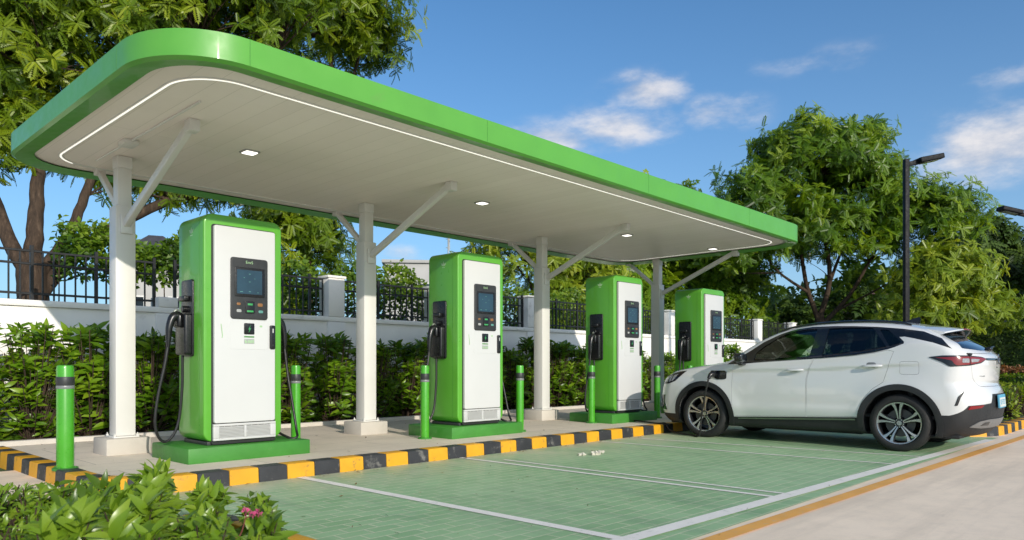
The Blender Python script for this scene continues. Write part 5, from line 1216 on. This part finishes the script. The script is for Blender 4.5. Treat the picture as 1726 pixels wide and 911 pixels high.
for (x, y, r, lb, nm) in ((7.03, 5.52, .026, 'flattened cream scrap at the left of the litter on the green bay', 'litter_scrap'), (7.20, 5.44, .036, 'bright white crumpled scrap in the middle of the litter on the green bay', 'litter_scrap'), (7.36, 5.50, .028, 'cream scrap at the right of the litter on the green bay', 'litter_scrap')):
    b = BM(); bmesh.ops.create_icosphere(b, subdivisions=3, radius=r)
    for v in b.verts:
        k = 1 + .55 * math.sin(v.co.x * 190 + x * 9) * math.sin(v.co.y * 170 + 2) + rs.uniform(-.25, .25); v.co = Vector((v.co.x * k * 1.9, v.co.y * k * 1.3, max(0, v.co.z * k * .7 + r * .35)))
    o = obj(nm, b, M['paper'], None, 20); o.location = (x, y, .005); tag(o, lb, 'litter')
# ================================================================== SKY, SUN, CAMERA
SUN_EL, SUN_AZ = R(20.5), R(180 + 16)
w = bpy.data.worlds.new('World'); SC.world = w; w.use_nodes = True; t = w.node_tree
bg = t.nodes['Background']
sky = N(t, 'ShaderNodeTexSky'); sky.sky_type = 'NISHITA'; sky.sun_disc = False; sky.sun_elevation = SUN_EL; sky.sun_rotation = SUN_AZ
sky.altitude = 20; sky.air_density = 1.0; sky.dust_density = .35; sky.ozone_density = 2.4
tc = N(t, 'ShaderNodeTexCoord'); sp = N(t, 'ShaderNodeSeparateXYZ'); t.links.new(tc.outputs['Generated'], sp.inputs[0])
def mth(op, a, b=None, c=None):
    m = N(t, 'ShaderNodeMath', operation=op)
    for i, v in enumerate((a, b, c)):
        if v is None: continue
        if hasattr(v, 'links'): t.links.new(v, m.inputs[i])
        else: m.inputs[i].default_value = v
    return m.outputs[0]
az = mth('ARCTAN2', sp.outputs['Y'], sp.outputs['X']); el = mth('ARCSINE', sp.outputs['Z'])
# cloud banks as broad areas of the sky (azimuth, elevation, widths, density); noise breaks them into clouds
banks = [(33.3, 20.0, 3.0, 1.4, 1.15), (35.0, 17.6, 4.6, 1.7, 1.0), (40.5, 16.9, 4.4, 1.4, .9), (28.0, 18.2, 3.4, 1.4, .75), (9.6, 14.0, 5.0, 2.3, 1.15), (21.0, 20.8, 7.5, 1.2, .30), (9.0, 18.2, 3.5, 1.0, .5), (52, 8.5, 2.2, .8, .5),
         (120, 35, 25, 8, .6), (-70, 26, 40, 14, 1.1), (-120, 48, 40, 14, 1.0), (170, 30, 34, 12, .9), (-150, 26, 22, 9, .8), (0, 52, 30, 9, .6), (60, 70, 60, 10, .7)]  # out-of-view banks; those behind the camera added as fill light
mask = None
for a0, e0, sa, se, k in banks:
    u = mth('MULTIPLY', mth('SUBTRACT', az, R(a0) if a0 <= 180 else R(a0 - 360)), 1 / R(sa)); v = mth('MULTIPLY', mth('SUBTRACT', el, R(e0)), 1 / R(se))
    g = mth('MULTIPLY', mth('EXPONENT', mth('MULTIPLY', mth('ADD', mth('MULTIPLY', u, u), mth('MULTIPLY', v, v)), -1.0)), k)
    mask = g if mask is None else mth('MAXIMUM', mask, g)
mp = N(t, 'ShaderNodeMapping'); mp.inputs['Scale'].default_value = (1, 1, 2.4); t.links.new(tc.outputs['Generated'], mp.inputs[0])
n1 = N(t, 'ShaderNodeTexNoise', Scale=11., Detail=10., Roughness=.60); t.links.new(mp.outputs[0], n1.inputs['Vector'])
dens = mth('ADD', mth('MULTIPLY', mth('SUBTRACT', n1.outputs['Fac'], .5), 3.0), mth('SUBTRACT', mth('MULTIPLY', mask, 1.45), .50))
mr = N(t, 'ShaderNodeMapRange', interpolation_type='SMOOTHSTEP'); t.links.new(dens, mr.inputs[0]); mr.inputs[1].default_value = -.35; mr.inputs[2].default_value = 1.3
gate = N(t, 'ShaderNodeMapRange', interpolation_type='SMOOTHSTEP'); t.links.new(mask, gate.inputs[0]); gate.inputs[1].default_value = .05; gate.inputs[2].default_value = .42
cl = mth('MULTIPLY', mth('MULTIPLY', mr.outputs[0], gate.outputs[0]), .86)
mpb = N(t, 'ShaderNodeMapping'); mpb.inputs['Scale'].default_value = (1, 1, 2.4); mpb.inputs['Location'].default_value = (0, 0, .045); t.links.new(tc.outputs['Generated'], mpb.inputs[0])
n2 = N(t, 'ShaderNodeTexNoise', Scale=11., Detail=10., Roughness=.60); t.links.new(mpb.outputs[0], n2.inputs['Vector'])
sh = mth('ADD', mth('MULTIPLY', mth('SUBTRACT', n1.outputs['Fac'], n2.outputs['Fac']), 2.2), .55)
SKYK = .13
grade = mixc(t, 1, sky.outputs[0], (.50, .93, 1.20), 'MULTIPLY')
# pale haze towards the horizon, and a warm glow added round the sun (behind the camera) as fill light
hz = mth('MULTIPLY', mth('EXPONENT', mth('MULTIPLY', mth('ABSOLUTE', el), -1 / R(11))), .80)
grade = mixc(t, hz, grade, tuple(v / SKYK for v in (.47, .58, .74)))
sdv = (math.sin(SUN_AZ) * math.cos(SUN_EL), math.cos(SUN_AZ) * math.cos(SUN_EL), math.sin(SUN_EL))
dp = N(t, 'ShaderNodeVectorMath', operation='DOT_PRODUCT'); t.links.new(tc.outputs['Generated'], dp.inputs[0]); dp.inputs[1].default_value = sdv
au = mth('POWER', mth('MAXIMUM', dp.outputs['Value'], 0), 3.6)
aur = N(t, 'ShaderNodeMix', data_type='RGBA', blend_type='ADD'); t.links.new(au, aur.inputs[0]); t.links.new(grade, aur.inputs[6]); aur.inputs[7].default_value = (.80 / SKYK, .68 / SKYK, .52 / SKYK, 1); grade = aur.outputs[2]
ccol = ramp(t, sh, [(.15, (.50, .55, .66)), (.8, (.90, .86, .85))]).outputs['Color']
cb = mixc(t, 1, ccol, (1 / SKYK,) * 3, 'MULTIPLY')
t.links.new(mixc(t, cl, grade, cb), bg.inputs['Color']); bg.inputs['Strength'].default_value = SKYK

sd = bpy.data.lights.new('sun', 'SUN'); sd.energy = 3.5; sd.angle = R(.55); sd.color = (1, .925, .81)
so = bpy.data.objects.new('sun', sd); COL.objects.link(so)
tosun = Vector((math.sin(SUN_AZ) * math.cos(SUN_EL), math.cos(SUN_AZ) * math.cos(SUN_EL), math.sin(SUN_EL)))
so.rotation_euler = (-tosun).to_track_quat('-Z', 'Y').to_euler(); so.location = tosun * 50

cd_ = bpy.data.cameras.new('camera'); cam = bpy.data.objects.new('camera', cd_); COL.objects.link(cam); SC.camera = cam
HEAD = R(43.56)
cam.location = (0, 0, 1.08)
cam.rotation_euler = (R(90), 0, HEAD - R(90))
cd_.sensor_width = 36; cd_.sensor_fit = 'HORIZONTAL'; cd_.lens = 1248 / 1726 * 36
cd_.shift_y = (617 - 455.5) / 1726; cd_.shift_x = 0
cd_.clip_start = .05; cd_.clip_end = 2000
cd_.dof.use_dof = True; cd_.dof.focus_distance = 9.0; cd_.dof.aperture_fstop = 3.5
SC.view_settings.view_transform = 'Standard'; SC.view_settings.look = 'None'; SC.view_settings.exposure = 0; SC.view_settings.gamma = 1
SC.render.resolution_x = 1024; SC.render.resolution_y = 540
